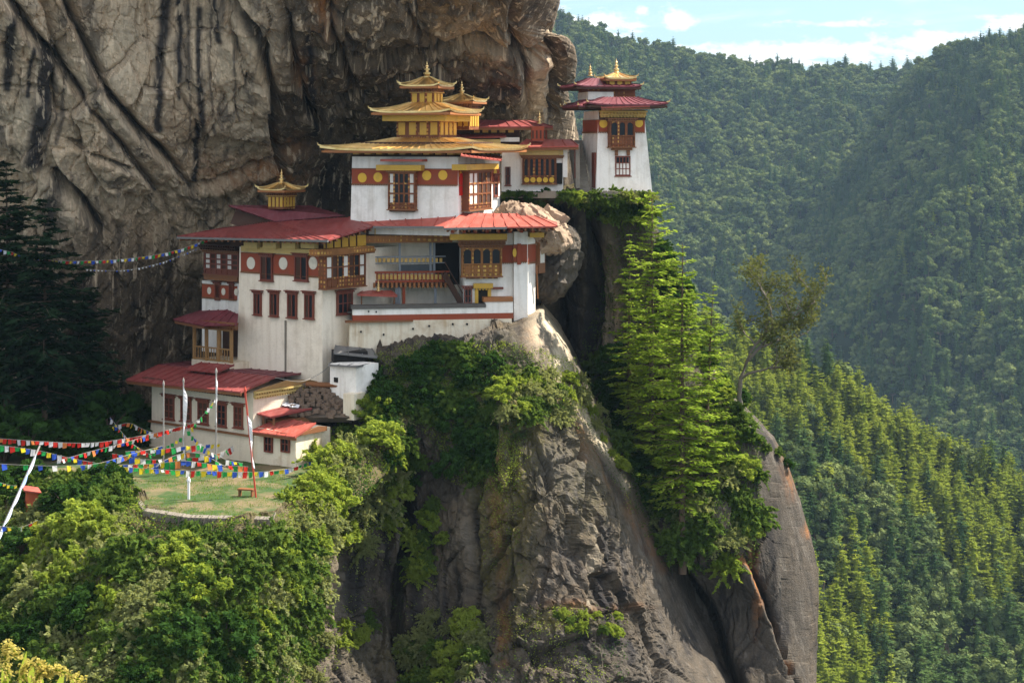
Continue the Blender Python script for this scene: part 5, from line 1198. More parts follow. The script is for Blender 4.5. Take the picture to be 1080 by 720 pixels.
# ------------------------------------------------------------------ sheds and terraces beside the tall block
S1 = thing('tin_shed', P(375, 385, 111), 'dark tin roofed lean-to shed above the small whitewashed hut', 'shed')
f11 = F(P(349, 385, 110.6), 12)
MB().box(f11, 0.2, 2.4, pz(f11, 385, 370), pz(f11, 371, 370), -1.6, 0).build('wall', 'dark', S1)
roofquad(S1, [f11.hw(352, 372, .5), f11.hw(398, 376.5, .4), f11.hw(392, 367.5, -1.8), f11.hw(354, 364, -1.8)], 'grey', rafters=False)
S2 = thing('white_hut', P(365, 412, 109.5), 'small whitewashed hut with a flat grey roof beside the foot of the tall block', 'hut')
f12 = F(P(375.5, 412, 108.6), -38); block(f12, f12.hit(348, 400)[0], 0, pz(f12, 424, 365), pz(f12, 385, 365), 2.1).build('wall', 'white', S2)
MB().pbox(f12, 352, 398, 356, 403, 0, .05).build('window', 'dark', S2)
roofquad(S2, [f12.hw(346, 384.5, .3), f12.hw(377, 386.5, .3), f12.hw(394, 382.5, -2.4), f12.hw(352, 380.5, -2.4)], 'grey', rafters=False)
# rubble wall between hut and house
RB_ = thing('rubble_wall', P(345, 430, 109), 'crumbling brown rubble wall between the annex and the white hut', 'wall')
m = MB(); r_ = random.Random(9)
for i in range(260):
    x = r_.uniform(306, 372); y = 404 + (x - 306) * .02 + r_.uniform(0, 34); Y = 110.8 - (y - 404) * .07 - r_.uniform(0, .3); p = P(x, y, Y); s = r_.uniform(.08, .24); a = r_.uniform(0, 3); ca, sa_ = math.cos(a) * s, math.sin(a) * s
    m.hexa([p + Vector((q[0], q[1], c)) for c in (-s * .5, s * .5) for q in ((-ca, -sa_), (sa_, -ca), (ca, sa_), (-sa_, ca))])
m.build('stones', paint('brown_rubble', (.20, .14, .10), .6, .95, scale=2), RB_)
MB().slab([P(303, 407, 111.5), P(372, 405.5, 110), P(368, 440, 108), P(315, 440, 108.5)], .5).build('earth_core', paint('brown_earth', (.13, .10, .075), .6, .95, scale=2), RB_)
MB().slab([P(318, 402, 111), P(372, 404, 109.6), P(371, 407, 109.2), P(318, 405.5, 110.6)], .12).build('coping', 'wood', RB_)
b_ = MB().box(F(P(362, 436, 108.3), -30), 0, .85, pz(f12, 440, 366), pz(f12, 413, 366), -1.2, 0).build('whitewashed_pier', 'oldwhite', RB_)
# dry stone wall at the front of the terrace
DW = thing('dry_stone_wall', P(215, 547, 92), 'dry stone retaining wall along the front edge of the grass terrace', 'retaining wall')
m = MB(); r_ = random.Random(3)
for i in range(150):
    for j in range(7):
        x = 143 + i * .98 + r_.uniform(-.3, .3); Y = float(edge_depth(np.array([x]))[0]) - .25; p = Vector(((x - 540) / FPX * Y, Y, -20.12 - j * .17)); w, h = r_.uniform(.022, .034), .078
        dq = r_.uniform(-.05, .08); m.hexa([p + Vector((a, b - dq, c)) for c in (-h, h) for a, b in ((-w, -.1), (w, -.1), (w, .6), (-w, .6))])
m.build('stones', 'stone', DW)
# ------------------------------------------------------------------ plants on the rock
from mathutils.bvhtree import BVHTree
def bvh_of(names):
    V, Fc, k = [], [], 0
    for nm in names:
        me = bpy.data.objects[nm].data; n = len(me.vertices); co = np.empty(n * 3, np.float32); me.vertices.foreach_get('co', co)
        V += co.reshape(-1, 3).tolist(); Fc += [tuple(k + i for i in p.vertices) for p in me.polygons]; k += n
    return BVHTree.FromPolygons(V, Fc)
GROUND = bvh_of(['slope', 'terrace_ground', 'front_spur', 'tower_rock'])
def cast(px, py):
    d = Vector(((px - 540) / FPX, 1, (HZ - py) / FPX)).normalized(); return GROUND.ray_cast(Vector((0, 0, 0)), d)
SHM = {'bright': [shrub_mesh('shrub', M['leaf_bright'], 1.5, 1.7, 34, 85, .13), shrub_mesh('shrub', M['leaf_bright'], 1.3, 1.3, 26, 80, .12, True)],
       'mid': [shrub_mesh('shrub', M['leaf_mid'], 1.4, 1.6, 30, 90, .17, True), shrub_mesh('shrub', M['leaf_mid'], 1.3, 1.2, 28, 80, .13, True)],
       'dark': [shrub_mesh('shrub', M['leaf_dark'], 1.5, 1.6, 36, 80, .15), shrub_mesh('shrub', M['leaf_dark'], 1.2, 1.2, 26, 80, .14, True)],
       'grey': [shrub_mesh('shrub', M['leaf_grey'], 1.4, 1.5, 32, 85, .10, True), shrub_mesh('shrub', M['leaf_grey'], 1.3, 1.1, 26, 75, .12, True)]}
sr = random.Random(21)
PLANTS = []
def inpoly(x, y, poly):
    c = False; n = len(poly)
    for i in range(n):
        (x1, y1), (x2, y2) = poly[i], poly[(i + 1) % n]
        if (y1 > y) != (y2 > y) and x < (x2 - x1) * (y - y1) / (y2 - y1) + x1: c = not c
    return c
def shrubs(poly, n, kinds, smin, smax, label, group, sink=.35, out=.15, zs=1.0, mind=None):
    xs = [p[0] for p in poly]; ys = [p[1] for p in poly]; got = 0; tries = 0; pts = []
    while got < n and tries < n * 40:
        tries += 1; x, y = sr.uniform(min(xs), max(xs)), sr.uniform(min(ys), max(ys))
        if not inpoly(x, y, poly): continue
        if any((x - a) ** 2 + (y - b) ** 2 < (mind or 9) ** 2 for a, b in pts): continue
        loc, nrm, _, _ = cast(x, y)
        if loc is None or loc.y > 140: continue
        k = sr.choice(kinds); s = sr.uniform(smin, smax); pts.append((x, y)); got += 1
        if nrm.y > 0: nrm = -nrm
        up = (Vector((0, 0, 1)) * 1.1 + nrm * .75).normalized()
        q = up.to_track_quat('Z', 'Y') @ Matrix.Rotation(sr.uniform(0, 6.28), 3, 'Z').to_quaternion()
        PLANTS.append((s / loc.y * (.8 if k == 'dark' else 1), k, sr.randint(0, 1), loc + nrm * out - up * sink * s, q.to_euler(), s, label, group))
# slope below the terrace
shrubs([(300, 505), (345, 470), (400, 470), (430, 500), (425, 540), (380, 575), (330, 590), (290, 560)], 26, ['bright', 'bright', 'grey'], .7, 1.15, 'bright yellow green bush on the sunny slope right of the grass terrace', 'sunny bushes right of the grass terrace')
shrubs([(350, 440), (440, 420), (450, 480), (430, 520), (400, 470), (345, 478)], 14, ['mid', 'bright'], .55, .9, 'green bush on the bank between the rubble wall and the cliff', 'bushes on the bank')
shrubs([(170, 572), (290, 570), (330, 590), (330, 640), (240, 660), (160, 620)], 42, ['bright', 'mid', 'mid', 'grey', 'grey'], .7, 1.2, 'leafy green bush in the sunlit thicket below the dry stone wall', 'thicket below the dry stone wall')
shrubs([(30, 540), (120, 530), (135, 575), (170, 640), (100, 660), (30, 620)], 34, ['mid', 'grey', 'bright', 'grey'], .7, 1.25, 'pale green leafy bush on the slope left of the dry stone wall', 'pale bushes on the left slope')
shrubs([(-10, 503), (128, 508), (126, 530), (60, 540), (-10, 530)], 18, ['dark', 'mid', 'dark'], .6, 1.0, 'dark bush added to stand in for tree shade left of the grass terrace', 'dark bushes added for shade left of the grass terrace')  # dark foliage added to imitate shade that the trees do not cast here
shrubs([(-30, 520), (35, 525), (40, 620), (-10, 640), (-40, 640)], 16, ['mid', 'dark'], .7, 1.1, 'dark green bush at the left edge of the slope', 'dark bushes at the left edge')
shrubs([(-20, 640), (170, 650), (240, 660), (310, 650), (300, 690), (230, 730), (-20, 735)], 60, ['dark', 'mid', 'mid', 'grey'], .7, 1.15, 'mid green bush low on the slope above the bottom of the view', 'bushes low on the slope')
# hanging greenery below the terrace wall
shrubs([(385, 400), (440, 372), (480, 366), (515, 372), (525, 400), (520, 450), (515, 500), (480, 500), (470, 460), (430, 430), (385, 440)], 62, ['dark', 'mid', 'mid', 'dark'], .5, .85, 'dark green creeper bush hanging below the stained retaining wall', 'creeper bushes below the retaining wall', mind=7)
shrubs([(515, 395), (555, 380), (600, 392), (612, 420), (590, 445), (530, 445), (512, 420)], 34, ['grey', 'grey', 'bright', 'mid'], .42, .75, 'pale olive bush on the sunlit shoulder of rock below the right wing', 'olive bushes on the rock shoulder', mind=7)
shrubs([(600, 395), (612, 390), (640, 450), (665, 500), (650, 505), (620, 450)], 12, ['grey', 'bright'], .28, .5, 'small pale bush along the sunlit ridge edge of the grey cliff', 'small bushes along the ridge edge', mind=7)
shrubs([(425, 545), (455, 530), (475, 560), (470, 600), (440, 615), (425, 590)], 13, ['mid', 'bright'], .4, .7, 'sunlit green bush growing in the crack of the grey cliff', 'bushes in the cliff crack', mind=6)
shrubs([(355, 645), (385, 640), (395, 670), (380, 690), (360, 685)], 6, ['bright', 'mid'], .4, .6, 'bright bush clinging to the lower cliff right of the slope', 'bushes on the lower cliff')
shrubs([(425, 670), (460, 640), (505, 655), (510, 690), (480, 730), (425, 730)], 24, ['bright', 'mid', 'grey'], .5, .85, 'sunlit bush at the foot of the grey cliff above the bottom edge', 'bushes at the cliff foot', mind=8)
shrubs([(575, 645), (600, 640), (660, 655), (655, 672), (600, 665), (578, 660)], 13, ['mid', 'bright'], .22, .4, 'low bush on the narrow ledge of the grey cliff face', 'low bushes on the narrow ledge', mind=5)
shrubs([(310, 655), (345, 640), (345, 725), (310, 725)], 10, ['mid', 'grey'], .35, .6, 'bush beside the pale rock at the lower right of the slope', 'bushes beside the pale rock')
shrubs([(385, 410), (430, 440), (440, 520), (415, 545), (400, 500)], 12, ['mid', 'dark'], .4, .7, 'shaded bush at the top of the dark cliff recess', 'bushes above the dark recess', mind=8)
# right side
shrubs([(600, 206), (686, 206), (700, 235), (640, 230), (600, 218)], 26, ['mid', 'bright', 'mid', 'dark'], .35, .62, 'green bush growing along the rim of the tower terrace', 'bushes along the tower terrace', mind=6, out=.3)
shrubs([(525, 206), (600, 206), (600, 214), (530, 214)], 6, ['mid', 'dark'], .25, .4, 'low bush by the parapet below the rear hall', 'low bushes by the rear hall', out=.2)
shrubs([(620, 390), (650, 380), (700, 440), (720, 560), (690, 560), (665, 500), (640, 450)], 36, ['dark', 'mid', 'dark', 'grey'], .6, 1.1, 'dark bush in the cleft between the two grey cliffs', 'bushes in the cleft')
shrubs([(690, 440), (780, 400), (800, 450), (800, 560), (780, 600), (710, 600), (690, 540)], 46, ['mid', 'grey', 'mid', 'bright'], .6, 1.1, 'green bush around the feet of the tall bright conifers', 'bushes around the tall conifers')
shrubs([(690, 240), (712, 260), (760, 360), (800, 440), (760, 430), (700, 330)], 18, ['mid', 'dark'], .5, .9, 'green bush on the rock edge behind the tall bright conifers', 'bushes behind the tall conifers')
shrubs([(796, 450), (830, 475), (850, 530), (830, 500), (800, 470)], 5, ['mid', 'dark'], .2, .35, 'tiny bush on the rounded top of the right spur', 'tiny bushes on the right spur')
for i in range(24):
    x = 592 + i * 4.2 + sr.uniform(-2, 2); s = sr.uniform(.30, .50); PLANTS.append((s / 121 * 1.6, sr.choice(['mid', 'bright', 'mid', 'grey']), sr.randint(0, 1), P(x, 208 + sr.uniform(-1, 5), 121.6), (sr.uniform(.3, .7), 0, sr.uniform(-1, 1)), s, 'green bush growing along the rim of the tower terrace', 'bushes along the tower terrace'))
for i in range(12):
    x = 532 + i * 5 + sr.uniform(-2, 2); s = sr.uniform(.18, .32); PLANTS.append((s / 121, 'dark' if i % 2 else 'mid', sr.randint(0, 1), P(x, 206 + sr.uniform(-1, 2), 121.7), (sr.uniform(.3, .7), 0, sr.uniform(-1, 1)), s, 'low bush by the parapet below the rear hall', 'low bushes by the rear hall'))
PLANTS.sort(key=lambda a: -a[0])
for (_, k, v, loc, e, s, label, group) in PLANTS[:286]:
    o = put('shrub', SHM[k][v], loc, rot=e, scale=(s, s, s)); tag(o, label, 'shrub', group)
ssrc = bpy.data.collections.new('shrub_sources'); KI = {}
for i, (k, v) in enumerate([(k, v) for k in ('bright', 'dark', 'grey', 'mid') for v in (0, 1)]): ssrc.objects.link(bpy.data.objects.new('b_source_shrub_%d' % i, SHM[k][v])); KI[(k, v)] = i
rest = PLANTS[286:]
instancer('small_shrubs', 'many smaller bushes filling the thickets and ledges of the cliff', 'shrubs', ssrc, np.array([tuple(r[3]) for r in rest]), [KI[(r[1], r[2])] for r in rest], [r[5] for r in rest], np.array([tuple(r[4]) for r in rest]))
# --- trees
def tree_at(name, px, pyb, Y, H, R, mat, nwh, per, leaf, label, cat='tree', group=None, bark='bark', sinkz=.5, **kw):
    b = P(px, pyb, Y) - Vector((0, 0, sinkz)); t = thing(name, b, label, cat, group); tr, cr = conifer(H, R, None, nwh, per, leaf, **kw)
    put('trunk', fast_mesh('trunk', tr[0], tr[1], [M[bark]], smooth=True), parent=t); put('crown', fast_mesh('crown', cr[0], cr[1], [M[mat]]), parent=t); return t
tree_at('pine_tree', 688, 575, 117.5, 24.8, 2.8, 'needle_bright', 70, 6, .21, 'tallest bright green conifer, its top reaching the foot of the white tower', base=.28, dens=1.5, droop=.2, shape=.36, gap=.28)
tree_at('pine_tree', 720, 597, 113.5, 22.0, 2.9, 'needle_bright', 66, 6, .21, 'bright green conifer in the front middle of the clump below the tower', base=.20, dens=1.5, droop=.18, shape=.48, gap=.25)
tree_at('pine_tree', 744, 585, 115.5, 18.8, 2.6, 'needle_bright', 56, 6, .21, 'bright green conifer leaning over the right spur, rightmost of the clump', base=.15, dens=1.35, droop=.14, shape=.7, lean=.03, gap=.25)
tree_at('pine_tree', 664, 470, 121, 15.5, 2.3, 'needle_bright', 34, 6, .24, 'slender thin conifer in the dark cleft, leftmost of the bright clump', base=.25, dens=1.5, droop=.22)
tree_at('pine_tree', 706, 500, 120.5, 14.5, 2.6, 'needle_bright', 34, 7, .26, 'shorter conifer half hidden behind the bright green clump', base=.15, dens=1.8, droop=.2)
tree_at('pine_tree', 766, 575, 117, 10.0, 2.2, 'needle_bright', 26, 7, .24, 'small bright conifer at the right foot of the clump', base=.05, dens=2.0, droop=.15)
# left dark trees
tree_at('pine_tree', 6, 474, 112, 19.5, 4.3, 'needle_dark', 52, 8, .36, 'dark tall conifer at the far left edge before the cliff', base=.22, dens=2.2, droop=.28, shape=.7, gap=.25)
tree_at('pine_tree', 46, 478, 110, 17.0, 4.0, 'needle_dark', 50, 8, .36, 'dark conifer with a bare lower trunk, second from the left edge', base=.22, dens=2.2, droop=.28, shape=.7, gap=.25)
tree_at('pine_tree', 84, 470, 116, 13.0, 3.8, 'needle_dark', 40, 9, .36, 'shorter dark conifer beside the long low house', base=.08, dens=2.2, droop=.25, shape=.7, gap=.25)
tree_at('pine_tree', 22, 466, 120, 14.0, 3.8, 'needle_dark', 30, 8, .36, 'dark conifer standing behind the tall ones at the left edge', base=.05, dens=1.4, droop=.2)
for (x, y, Y, s) in [(112, 470, 114, 2.2), (90, 478, 109, 1.9), (62, 480, 112, 2.0), (126, 460, 119, 2.1), (142, 462, 117, 1.4), (30, 482, 108, 1.6), (4, 480, 108, 1.9), (70, 460, 120, 2.6), (150, 472, 114, 1.0), (104, 450, 122, 2.6), (-20, 470, 115, 2.4)]:
    o = put('shrub', sr.choice(SHM['dark']), P(x, y, Y), rot=(0, 0, sr.uniform(0, 6)), scale=(s, s, s)); tag(o, 'dark leafy undergrowth bush beneath the dark conifers at the left', 'shrub', 'undergrowth beneath the dark conifers')
# gnarled tree
GT = thing('gnarled_tree', P(782, 440, 121), 'gnarled half bare tree with twisted grey branches beside the bright conifers', 'tree')
gp = []; tips = []
def limb(p, d, L, r, dep):
    pts = [p]; rr = [r]; q = Vector(p); d = Vector(d)
    for i in range(6): d = (d + Vector((sr.uniform(-.4, .4), sr.uniform(-.4, .4), sr.uniform(-.25, .32)))).normalized(); q = q + d * L / 6; pts.append(tuple(q)); rr.append(r * (1 - .6 * (i + 1) / 6))
    gp.append((pts, rr))
    if dep == 0: tips.extend(pts[2:]); return
    for i in range(4): j = sr.randint(2, 6); limb(pts[j], d + Vector((sr.uniform(-1, 1), sr.uniform(-1, 1), sr.uniform(-.2, .8))), L * .6, rr[j] * .7, dep - 1)
limb((0, 0, -1), (.08, 0, 1), 8.0, .22, 0); trunkpts = gp[0][0]; tips.clear()
for j in (3, 4, 5, 6, 6): limb(trunkpts[j], (sr.uniform(-.2, 1.0), sr.uniform(-.6, .6), sr.uniform(.1, .8)), 3.8, .11, 2)
tv, tf = tubes([(p, [max(.018, a) for a in r]) for p, r in gp], 5); put('trunk', fast_mesh('trunk', tv, tf, [M['barkgrey']], smooth=True), parent=GT)
tp = np.array(tips); C = np.concatenate([tp[rng.integers(0, len(tp), 6500)] + rvec(6500) * rng.uniform(.05, .75, (6500, 1))]); V, Fq = leafcloud(C, .12); put('crown', fast_mesh('crown', V, Fq, [M['dry_leaf']]), parent=GT)
# --- ground cover: one leafy carpet over the slopes
def cover(name, polys, label, cat, size, mats, hgt=.25, mi_fn=None):
    Cs, Ns = [], []
    for poly, n in polys:
        xs = [p[0] for p in poly]; ys = [p[1] for p in poly]; g = 0
        for _ in range(n * 3):
            if g >= n: break
            x, y = sr.uniform(min(xs), max(xs)), sr.uniform(min(ys), max(ys))
            if not inpoly(x, y, poly): continue
            loc, nr, _, _ = cast(x, y)
            if loc is None or loc.y > 140: continue
            g += 1; Cs.append(loc); Ns.append(nr if nr.y < 0 else -nr)
    C = np.repeat(np.array(Cs), 9, 0); N = np.repeat(np.array(Ns), 9, 0); C = C + rvec(len(C)) * .22 + N * rng.uniform(-.02, hgt, (len(C), 1)); V, Fq = leafcloud(C, size, up=.5)
    pz_ = np.repeat(fbm(C * .35, 3, 12) + rng.uniform(-.2, .2, len(C)), 1); mi = np.digitize(pz_, np.linspace(-.25, .3, len(mats))[:-1]) if len(mats) > 1 else np.zeros(len(C))
    return tag(put(name, fast_mesh(name, V, Fq, mats, mi)), label, cat, kind='stuff')
cover('ground_cover', [([(-40, 500), (140, 505), (155, 548), (290, 552), (345, 478), (440, 425), (440, 500), (400, 560), (345, 590), (328, 640), (300, 735), (-40, 735)], 9000)], 'leafy undergrowth carpeting the slope', 'undergrowth', .085, [M['leaf_dark'], M['leaf_mid'], M['leaf_bright'], M['leaf_grey']])
cover('cliff_creeper', [([(380, 380), (440, 362), (540, 362), (605, 380), (615, 430), (560, 450), (530, 520), (470, 505), (440, 440), (390, 450)], 3600), ([(505, 430), (560, 430), (550, 600), (510, 600)], 260), ([(580, 400), (610, 395), (700, 560), (690, 580), (600, 440)], 420), ([(420, 640), (660, 640), (660, 720), (420, 720)], 600), ([(330, 560), (470, 560), (470, 620), (330, 720)], 260)],
      'small leaved creeper and moss spread over the grey cliff', 'creeper', .055, [M['leaf_dark'], M['leaf_mid'], M['leaf_bright']], hgt=.14)
cover('cleft_creeper', [([(600, 205), (690, 205), (800, 430), (800, 600), (700, 600), (640, 440), (610, 380), (650, 230)], 3000)], 'shaded creeper covering the rock behind the tall conifers', 'creeper', .075, [M['leaf_dark'], M['leaf_mid']], hgt=.2)
# lawn tufts
C = []
for _ in range(9000):
    x, y = sr.uniform(125, 300), sr.uniform(498, 546); Y = 20.1 * FPX / (y - HZ); p = P(x, y, Y)
    if float(vnoise(np.array([[p.x * .45, p.y * .45, 0]]), 8)[0]) > -.15: C.append((p.x, p.y, -20.08))
C = np.array(C); d = np.tile([[0, 0, 1.]], (len(C), 1)) + rvec(len(C)) * .5; e = np.cross(d, rvec(len(C))) * .25; s = rng.uniform(.03, .07, (len(C), 1)); V, Fq = quads(C, d * s, e * s)
tag(put('grass', fast_mesh('grass', V, Fq, [M['grass']])), 'short grass growing on the terrace in front of the low house', 'grass', kind='stuff')

# ------------------------------------------------------------------ prayer flags
def catmull(pts, n):
    pts = [Vector(p) for p in pts]; out = []
    for i in range(len(pts) - 1):
        p0, p1, p2, p3 = pts[max(i - 1, 0)], pts[i], pts[i + 1], pts[min(i + 2, len(pts) - 1)]
        for k in range(n): t = k / n; out.append(.5 * ((2 * p1) + (p2 - p0) * t + (2 * p0 - 5 * p1 + 4 * p2 - p3) * t * t + (3 * p1 - p0 - 3 * p2 + p3) * t ** 3))
    return out + [pts[-1]]
FLG = {}
def flag_mesh(c, w, h, var):
    key = (c, round(w, 2), round(h, 2), var)
    if key not in FLG:
        r2 = random.Random(var * 7 + 1); V = []; Fc = []; a, b = r2.uniform(-.12, .12), r2.uniform(-.1, .1)
        for j in range(4):
            for i in range(4): V.append((w * (i / 3 - .5) * (1 - .12 * j / 3 * r2.random()), (a * math.sin(i * 2 + j) + b * j) * h * .5 * (j / 3), -h * j / 3 * (1 - .04 * i)))
        for j in range(3):
            for i in range(3): q = j * 4 + i; Fc.append((q, q + 1, q + 5, q + 4))
        FLG[key] = fast_mesh('flag', np.array(V), np.array(Fc), [M['flag_' + c]])
    return FLG[key]
def flag_string(pts, label, w, h, cols, gap=1.15, skip=0.0, cord=.010, maxn=98, name='prayer_flag_string'):
    w *= .84; h *= .84; gap *= .93
    cv = catmull([P(*p) for p in pts], 14); root = thing(name, cv[0], label, 'prayer flags', None); L = [0]
    for a, b in zip(cv, cv[1:]): L.append(L[-1] + (b - a).length)
    m = MB()
    for a, b in zip(cv, cv[1:]): m.beam(a, b, cord * 2, cord * 2)
    m.build('cord', 'rope', root); n = min(maxn, int(L[-1] / (w * gap))); k = 0
    for i in range(n):
        if sr.random() < skip: continue
        s = L[-1] * (i + .5) / n; j = max(0, min(len(cv) - 2, int(np.searchsorted(L, s)) - 1)); t = (s - L[j]) / (L[j + 1] - L[j]); p = cv[j].lerp(cv[j + 1], t); d = cv[j + 1] - cv[j]
        o = put('flag', flag_mesh(cols[i % len(cols)] if sr.random() > .15 else sr.choice(cols), w, h * sr.choice((1, 1, .9)), sr.randint(0, 5)), p - Vector(root.location), root, rot=(sr.uniform(-.5, .5), sr.uniform(-.12, .12), math.atan2(d.y, d.x) + sr.uniform(-.45, .45)))
        sc_ = sr.uniform(.65, 1.25); o.scale = (sr.uniform(.8, 1.08), 1, sc_)
    return root
C5 = ['blue', 'white', 'red', 'green', 'yellow']
flag_string([(-30, 466, 100), (35, 474, 101), (75, 483, 101.5), (120, 491, 101.5), (170, 495, 101.5), (215, 496.5, 101.5), (262, 497.5, 101.8), (305, 494, 102.5), (347, 478, 104)], 'longest bright multicoloured string of prayer flags sagging before the low house', .32, .40, C5, 1.22)
flag_string([(-30, 460, 103), (40, 465, 103), (90, 467, 103.5), (128, 463, 104.5), (165, 456, 106), (205, 446, 108)], 'prayer flag string with a long run of red flags before the dark trees', .30, .36, ['red', 'red', 'red', 'white', 'red', 'white', 'orange'], 1.15)
flag_string([(-30, 487, 99), (20, 490, 99.5), (60, 491, 100), (100, 489, 101), (140, 478, 103), (172, 470, 105)], 'sparse lower prayer flag string crossing above the left bushes', .36, .42, ['blue', 'white', 'green', 'yellow', 'blue'], 1.4, .3)
flag_string([(60, 486, 101), (95, 476, 102.5), (130, 467, 104), (160, 458, 106), (188, 450, 108), (212, 441, 109)], 'rising string of small white and coloured prayer flags at the house corner', .28, .34, ['white', 'white', 'orange', 'blue', 'red', 'green'], 1.3, .1)
flag_string([(118, 478, 103), (150, 484, 104), (180, 484, 105), (205, 482, 105.5), (230, 478, 106), (246, 470, 107.5)], 'upper string of large red and pale prayer flags before the house wall', .40, .48, ['red', 'white', 'orange', 'blue', 'yellow', 'white', 'green'], 1.15, .05)
flag_string([(124, 490, 102), (160, 489, 103), (195, 486, 103.5), (228, 490, 103.5), (262, 492, 103.5)], 'lower string of large blue and yellow prayer flags before the house wall', .36, .48, ['yellow', 'blue', 'white', 'red', 'green', 'orange'], 1.12, .05)
flag_string([(194, 445, 107), (205, 462, 106), (222, 476, 105), (240, 485, 104.5), (256, 488, 103)], 'slanting string of blue and green prayer flags among the banner poles', .30, .38, ['green', 'blue', 'yellow', 'white'], 1.2, .1)
flag_string([(116, 440, 110), (128, 455, 108), (140, 468, 106), (160, 480, 105)], 'short steep string of prayer flags falling beside the left corner of the house', .26, .32, C5, 1.3, .1)
flag_string([(112, 452, 110), (135, 446, 111), (150, 452, 110), (166, 458, 109)], 'short string of faded flags in the shade left of the house', .28, .34, ['orange', 'yellow', 'blue', 'white', 'red'], 1.3, .15)
flag_string([(-30, 258, 108), (0, 263, 109), (50, 274, 111), (100, 275, 113), (150, 271, 115), (190, 263, 117), (219, 252, 118)], 'long high prayer flag string running from the broad red roof to the left conifers', .24, .26, ['red', 'yellow', 'blue', 'white', 'green'], 1.35, .05)
flag_string([(90, 284, 114), (130, 285, 115), (170, 277, 116), (208, 262, 118)], 'thin sparse string of small pale flags below the high prayer flag string', .14, .14, ['white', 'white', 'blue'], 2.2, .2)
flag_string([(-10, 505, 97), (8, 511, 97.5), (18, 512, 98)], 'short string of yellow flags at the left edge above the orange hut', .24, .26, ['yellow', 'yellow', 'green'], 1.2)
flag_string([(-10, 553, 94), (20, 556, 94.5), (40, 548, 95)], 'lowest short string of coloured flags under the orange hut', .26, .3, ['yellow', 'white', 'blue', 'red'], 1.4, .1)
flag_string([(132, 476, 103), (165, 474, 104), (200, 470, 105), (232, 468, 106)], 'middle string of mixed prayer flags between the banner poles', .34, .42, ['white', 'blue', 'yellow', 'red', 'green'], 1.15, .08)
flag_string([(158, 495, 102.5), (185, 480, 104), (210, 478, 104.5), (238, 492, 103.5)], 'arching string of faded prayer flags low before the house wall', .32, .42, ['orange', 'green', 'white', 'yellow', 'blue'], 1.15, .08)
flag_string([(228, 420, 105), (212, 440, 106), (190, 462, 106), (160, 478, 105.5)], 'string of green and yellow flags slanting down from the tallest grey pole', .24, .30, ['green', 'yellow', 'green', 'white'], 1.6, .2)
# ------------------------------------------------------------------ banner poles
def pole(px, pyt, pyb, label, mat='pole', banner=None, pxt=None, r=.05, cloth='whitecloth'):
    Y = 20.1 * FPX / (pyb - HZ); b = P(px, pyb, Y); t = P(pxt if pxt is not None else px, pyt, Y); root = thing('banner_pole', b, label, 'banner pole', None)
    m = MB(); m.beam(b - Vector((0, 0, .3)), t, r * 2, r * 2); m.lathe(t, [(r * 1.8, 0), (r * 1.8, .12), (r * .5, .3)], 8); m.build('pole', mat, root)
    if banner:
        s0, s1, wd = banner; V, Fc = [], []; n = 18
        for i in range(n + 1):
            q = t.lerp(b, s0 + (s1 - s0) * i / n); wv = wd * (.55 + .45 * math.sin(i * .35)) * (1 if i > 1 else .3 + .3 * i)
            V += [tuple(q + Vector((0, -.06, 0))), tuple(q + Vector((wv, -.06 + .10 * math.sin(i * .9), -.05)))]
        for i in range(n): Fc.append((2 * i, 2 * i + 1, 2 * i + 3, 2 * i + 2))
        o = link_mesh('banner', V, Fc, M[cloth], root); sm = o.modifiers.new('thickness', 'SOLIDIFY'); sm.thickness = .012
pole(172.5, 406, 494, 'plain grey pole nearest the left corner of the low house', r=.035)
pole(193.5, 403, 491, 'grey pole with a long narrow white banner before the low house', banner=(.05, .9, .26), r=.035)
pole(228, 393, 497, 'tallest grey pole with a thin pale strip before the middle of the low house', banner=(.04, .5, .10), r=.04)
pole(270.5, 413, 524, 'red banner pole with a white banner leaning before the low house', 'redpole', (.22, .72, .20), 258.5, .045)
pole(199, 508, 527, 'short pale post standing on the grass terrace', 'whitecloth', None, r=.06)
# leaning scarf pole at the left
LP = thing('scarf_pole', P(2, 560, 94), 'slanting line of pale blue and white scarves at the left edge', 'scarves')
m = MB(); m.beam(P(-6, 575, 93.5), P(42, 470, 99), .07, .07); m.build('pole', 'pole', LP)
for i, (a, b, c) in enumerate([(.20, .42, 'white'), (.36, .60, 'white'), (.55, .74, 'blue'), (.68, .92, 'white'), (.02, .22, 'white')]):
    A_, B_ = P(-6, 575, 93.4).lerp(P(42, 470, 98.9), a), P(-6, 575, 93.4).lerp(P(42, 470, 98.9), b); V = []
    for k in range(7): q = A_.lerp(B_, k / 6); w_ = .15 * math.sin(math.pi * (k + .5) / 7); V += [tuple(q), tuple(q + Vector((w_ * .6, -.05, -w_ * 1.3)))]
    o = link_mesh('scarf', V, [(2 * k, 2 * k + 1, 2 * k + 3, 2 * k + 2) for k in range(6)], paint('pale_scarf_%d' % i, (.5, .56, .68) if c == 'white' else (.25, .36, .6), .2, .9), LP); o.modifiers.new('t', 'SOLIDIFY').thickness = .01
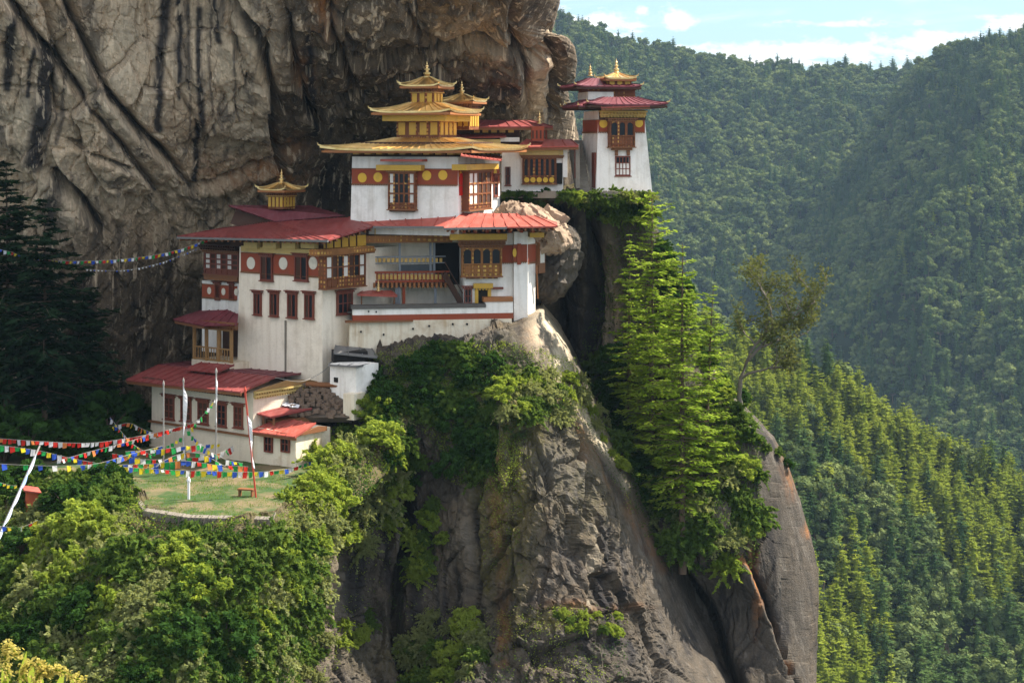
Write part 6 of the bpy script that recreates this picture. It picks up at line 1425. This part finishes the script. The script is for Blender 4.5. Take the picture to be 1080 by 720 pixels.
# orange hut shrine
OH = thing('shrine_box', P(34, 537, 96), 'small orange red shrine box with a sloping roof in the shade at the left', 'shrine')
fo = F(P(27, 537, 97).xy, 25); zo = pz(fo, 537, 33)
MB().box(fo, .05, .72, zo - .5, pz(fo, 519, 33), -.8, 0).build('box', paint('orange_red_board', (.50, .10, .035), .3, .7), OH)
MB().slab([fo.w(-.10, pz(fo, 515.5, 33), .18), fo.w(.86, pz(fo, 519.5, 33), .18), fo.w(.86, pz(fo, 519.5, 33) + .1, -.95), fo.w(-.10, pz(fo, 515.5, 33) + .1, -.95)], .08).build('roof', 'roof2', OH)
MB().box(fo, -.04, 0.02, zo - 1.0, zo + .1, -.1, 0).box(fo, .74, .80, zo - 1.0, zo + .1, -.1, 0).build('post', 'wood', OH)
# bench on the terrace
BN = thing('bench', P(257, 522, 97.3), 'small low wooden bench on the grass near the red pole', 'bench'); fb = F(P(250, 523, 97).xy, -15); bz = -20.1
MB().box(fb, 0, .95, bz + .34, bz + .42, -.4, 0).build('seat', 'wood', BN)
for u in (.05, .82): MB().box(fb, u, u + .08, bz - .05, bz + .34, -.36, -.04).build('leg', 'wood', BN)
# utility cable across the rubble
m = MB(); cv = catmull([P(290, 398, 108), P(318, 402, 109), P(340, 392, 110.5), P(352, 380, 111.5)], 8)
for a, b in zip(cv, cv[1:]): m.beam(a, b, .03, .03)
m.build('cable', 'rope', None, 'thin sagging cable from the low house roof to the tall white block', 'cable')
# ------------------------------------------------------------------ foreground plant
FGP = thing('flowering_plant', P(30, 760, 6.0), 'pale yellow drooping flower heads of a plant at the bottom left corner', 'plant')
fgp = []; cat_c = []; lf = []
def stem(pts): 
    cv = [tuple(p) for p in catmull([P(*p) for p in pts], 6)]; fgp.append((cv, [.004] * len(cv))); return [Vector(p) for p in cv]
for base_, pts in enumerate([[(28, 800, 6.0), (18, 740, 6.0), (6, 700, 5.9), (8, 681, 5.9), (18, 690, 5.85)], [(30, 800, 6.0), (35, 740, 6.0), (40, 712, 5.9), (60, 706, 5.9), (86, 718, 5.85)], [(26, 800, 6.1), (12, 745, 6.1), (-6, 716, 6.0), (-12, 700, 6.0)], [(32, 800, 6.0), (30, 740, 6.0), (24, 706, 5.95), (40, 700, 5.9), (52, 712, 5.9)]]):
    cv = stem(pts); n = len(cv)
    for i in range(n // 2 - 2, n):
        for q in range(26): cat_c.append(cv[i] + Vector((sr.gauss(0, .010), sr.gauss(0, .010), sr.gauss(0, .010))))
for (x, y, dx, dy) in [(20, 712, 8, -30), (32, 716, 2, -24), (44, 720, -4, -20), (58, 722, 10, -22), (70, 724, 8, -16), (8, 722, -6, -22), (0, 728, 10, -30)]:
    a, b = P(x, y + 14, 6.0), P(x + dx, y + dy + 4, 5.95); w_ = Vector((.014, 0, .004)); lf.append((a, a.lerp(b, .5) - w_, b, a.lerp(b, .5) + w_))
cc = np.array([tuple(c) for c in cat_c]) - np.array(FGP.location); V, Fq = leafcloud(cc, .007, aspect=.6); put('flower_head', fast_mesh('flower_head', V, Fq, [M['catkin']]), parent=FGP)
tv, tf = tubes(fgp, 5); put('stem', fast_mesh('stem', tv - np.array(FGP.location), tf, [M['leaf_bright']], smooth=True), parent=FGP)
V = np.array([tuple(v) for q in lf for v in q]) - np.array(FGP.location); put('leaf', fast_mesh('leaf', V, np.arange(len(V)).reshape(-1, 4), [M['leaf_bright']]), parent=FGP)
lump('foreground_ledge', P(20, 960, 6.2), (1.2, 1.0, .6), .1, 8, M['soil'], 4, kind='structure')
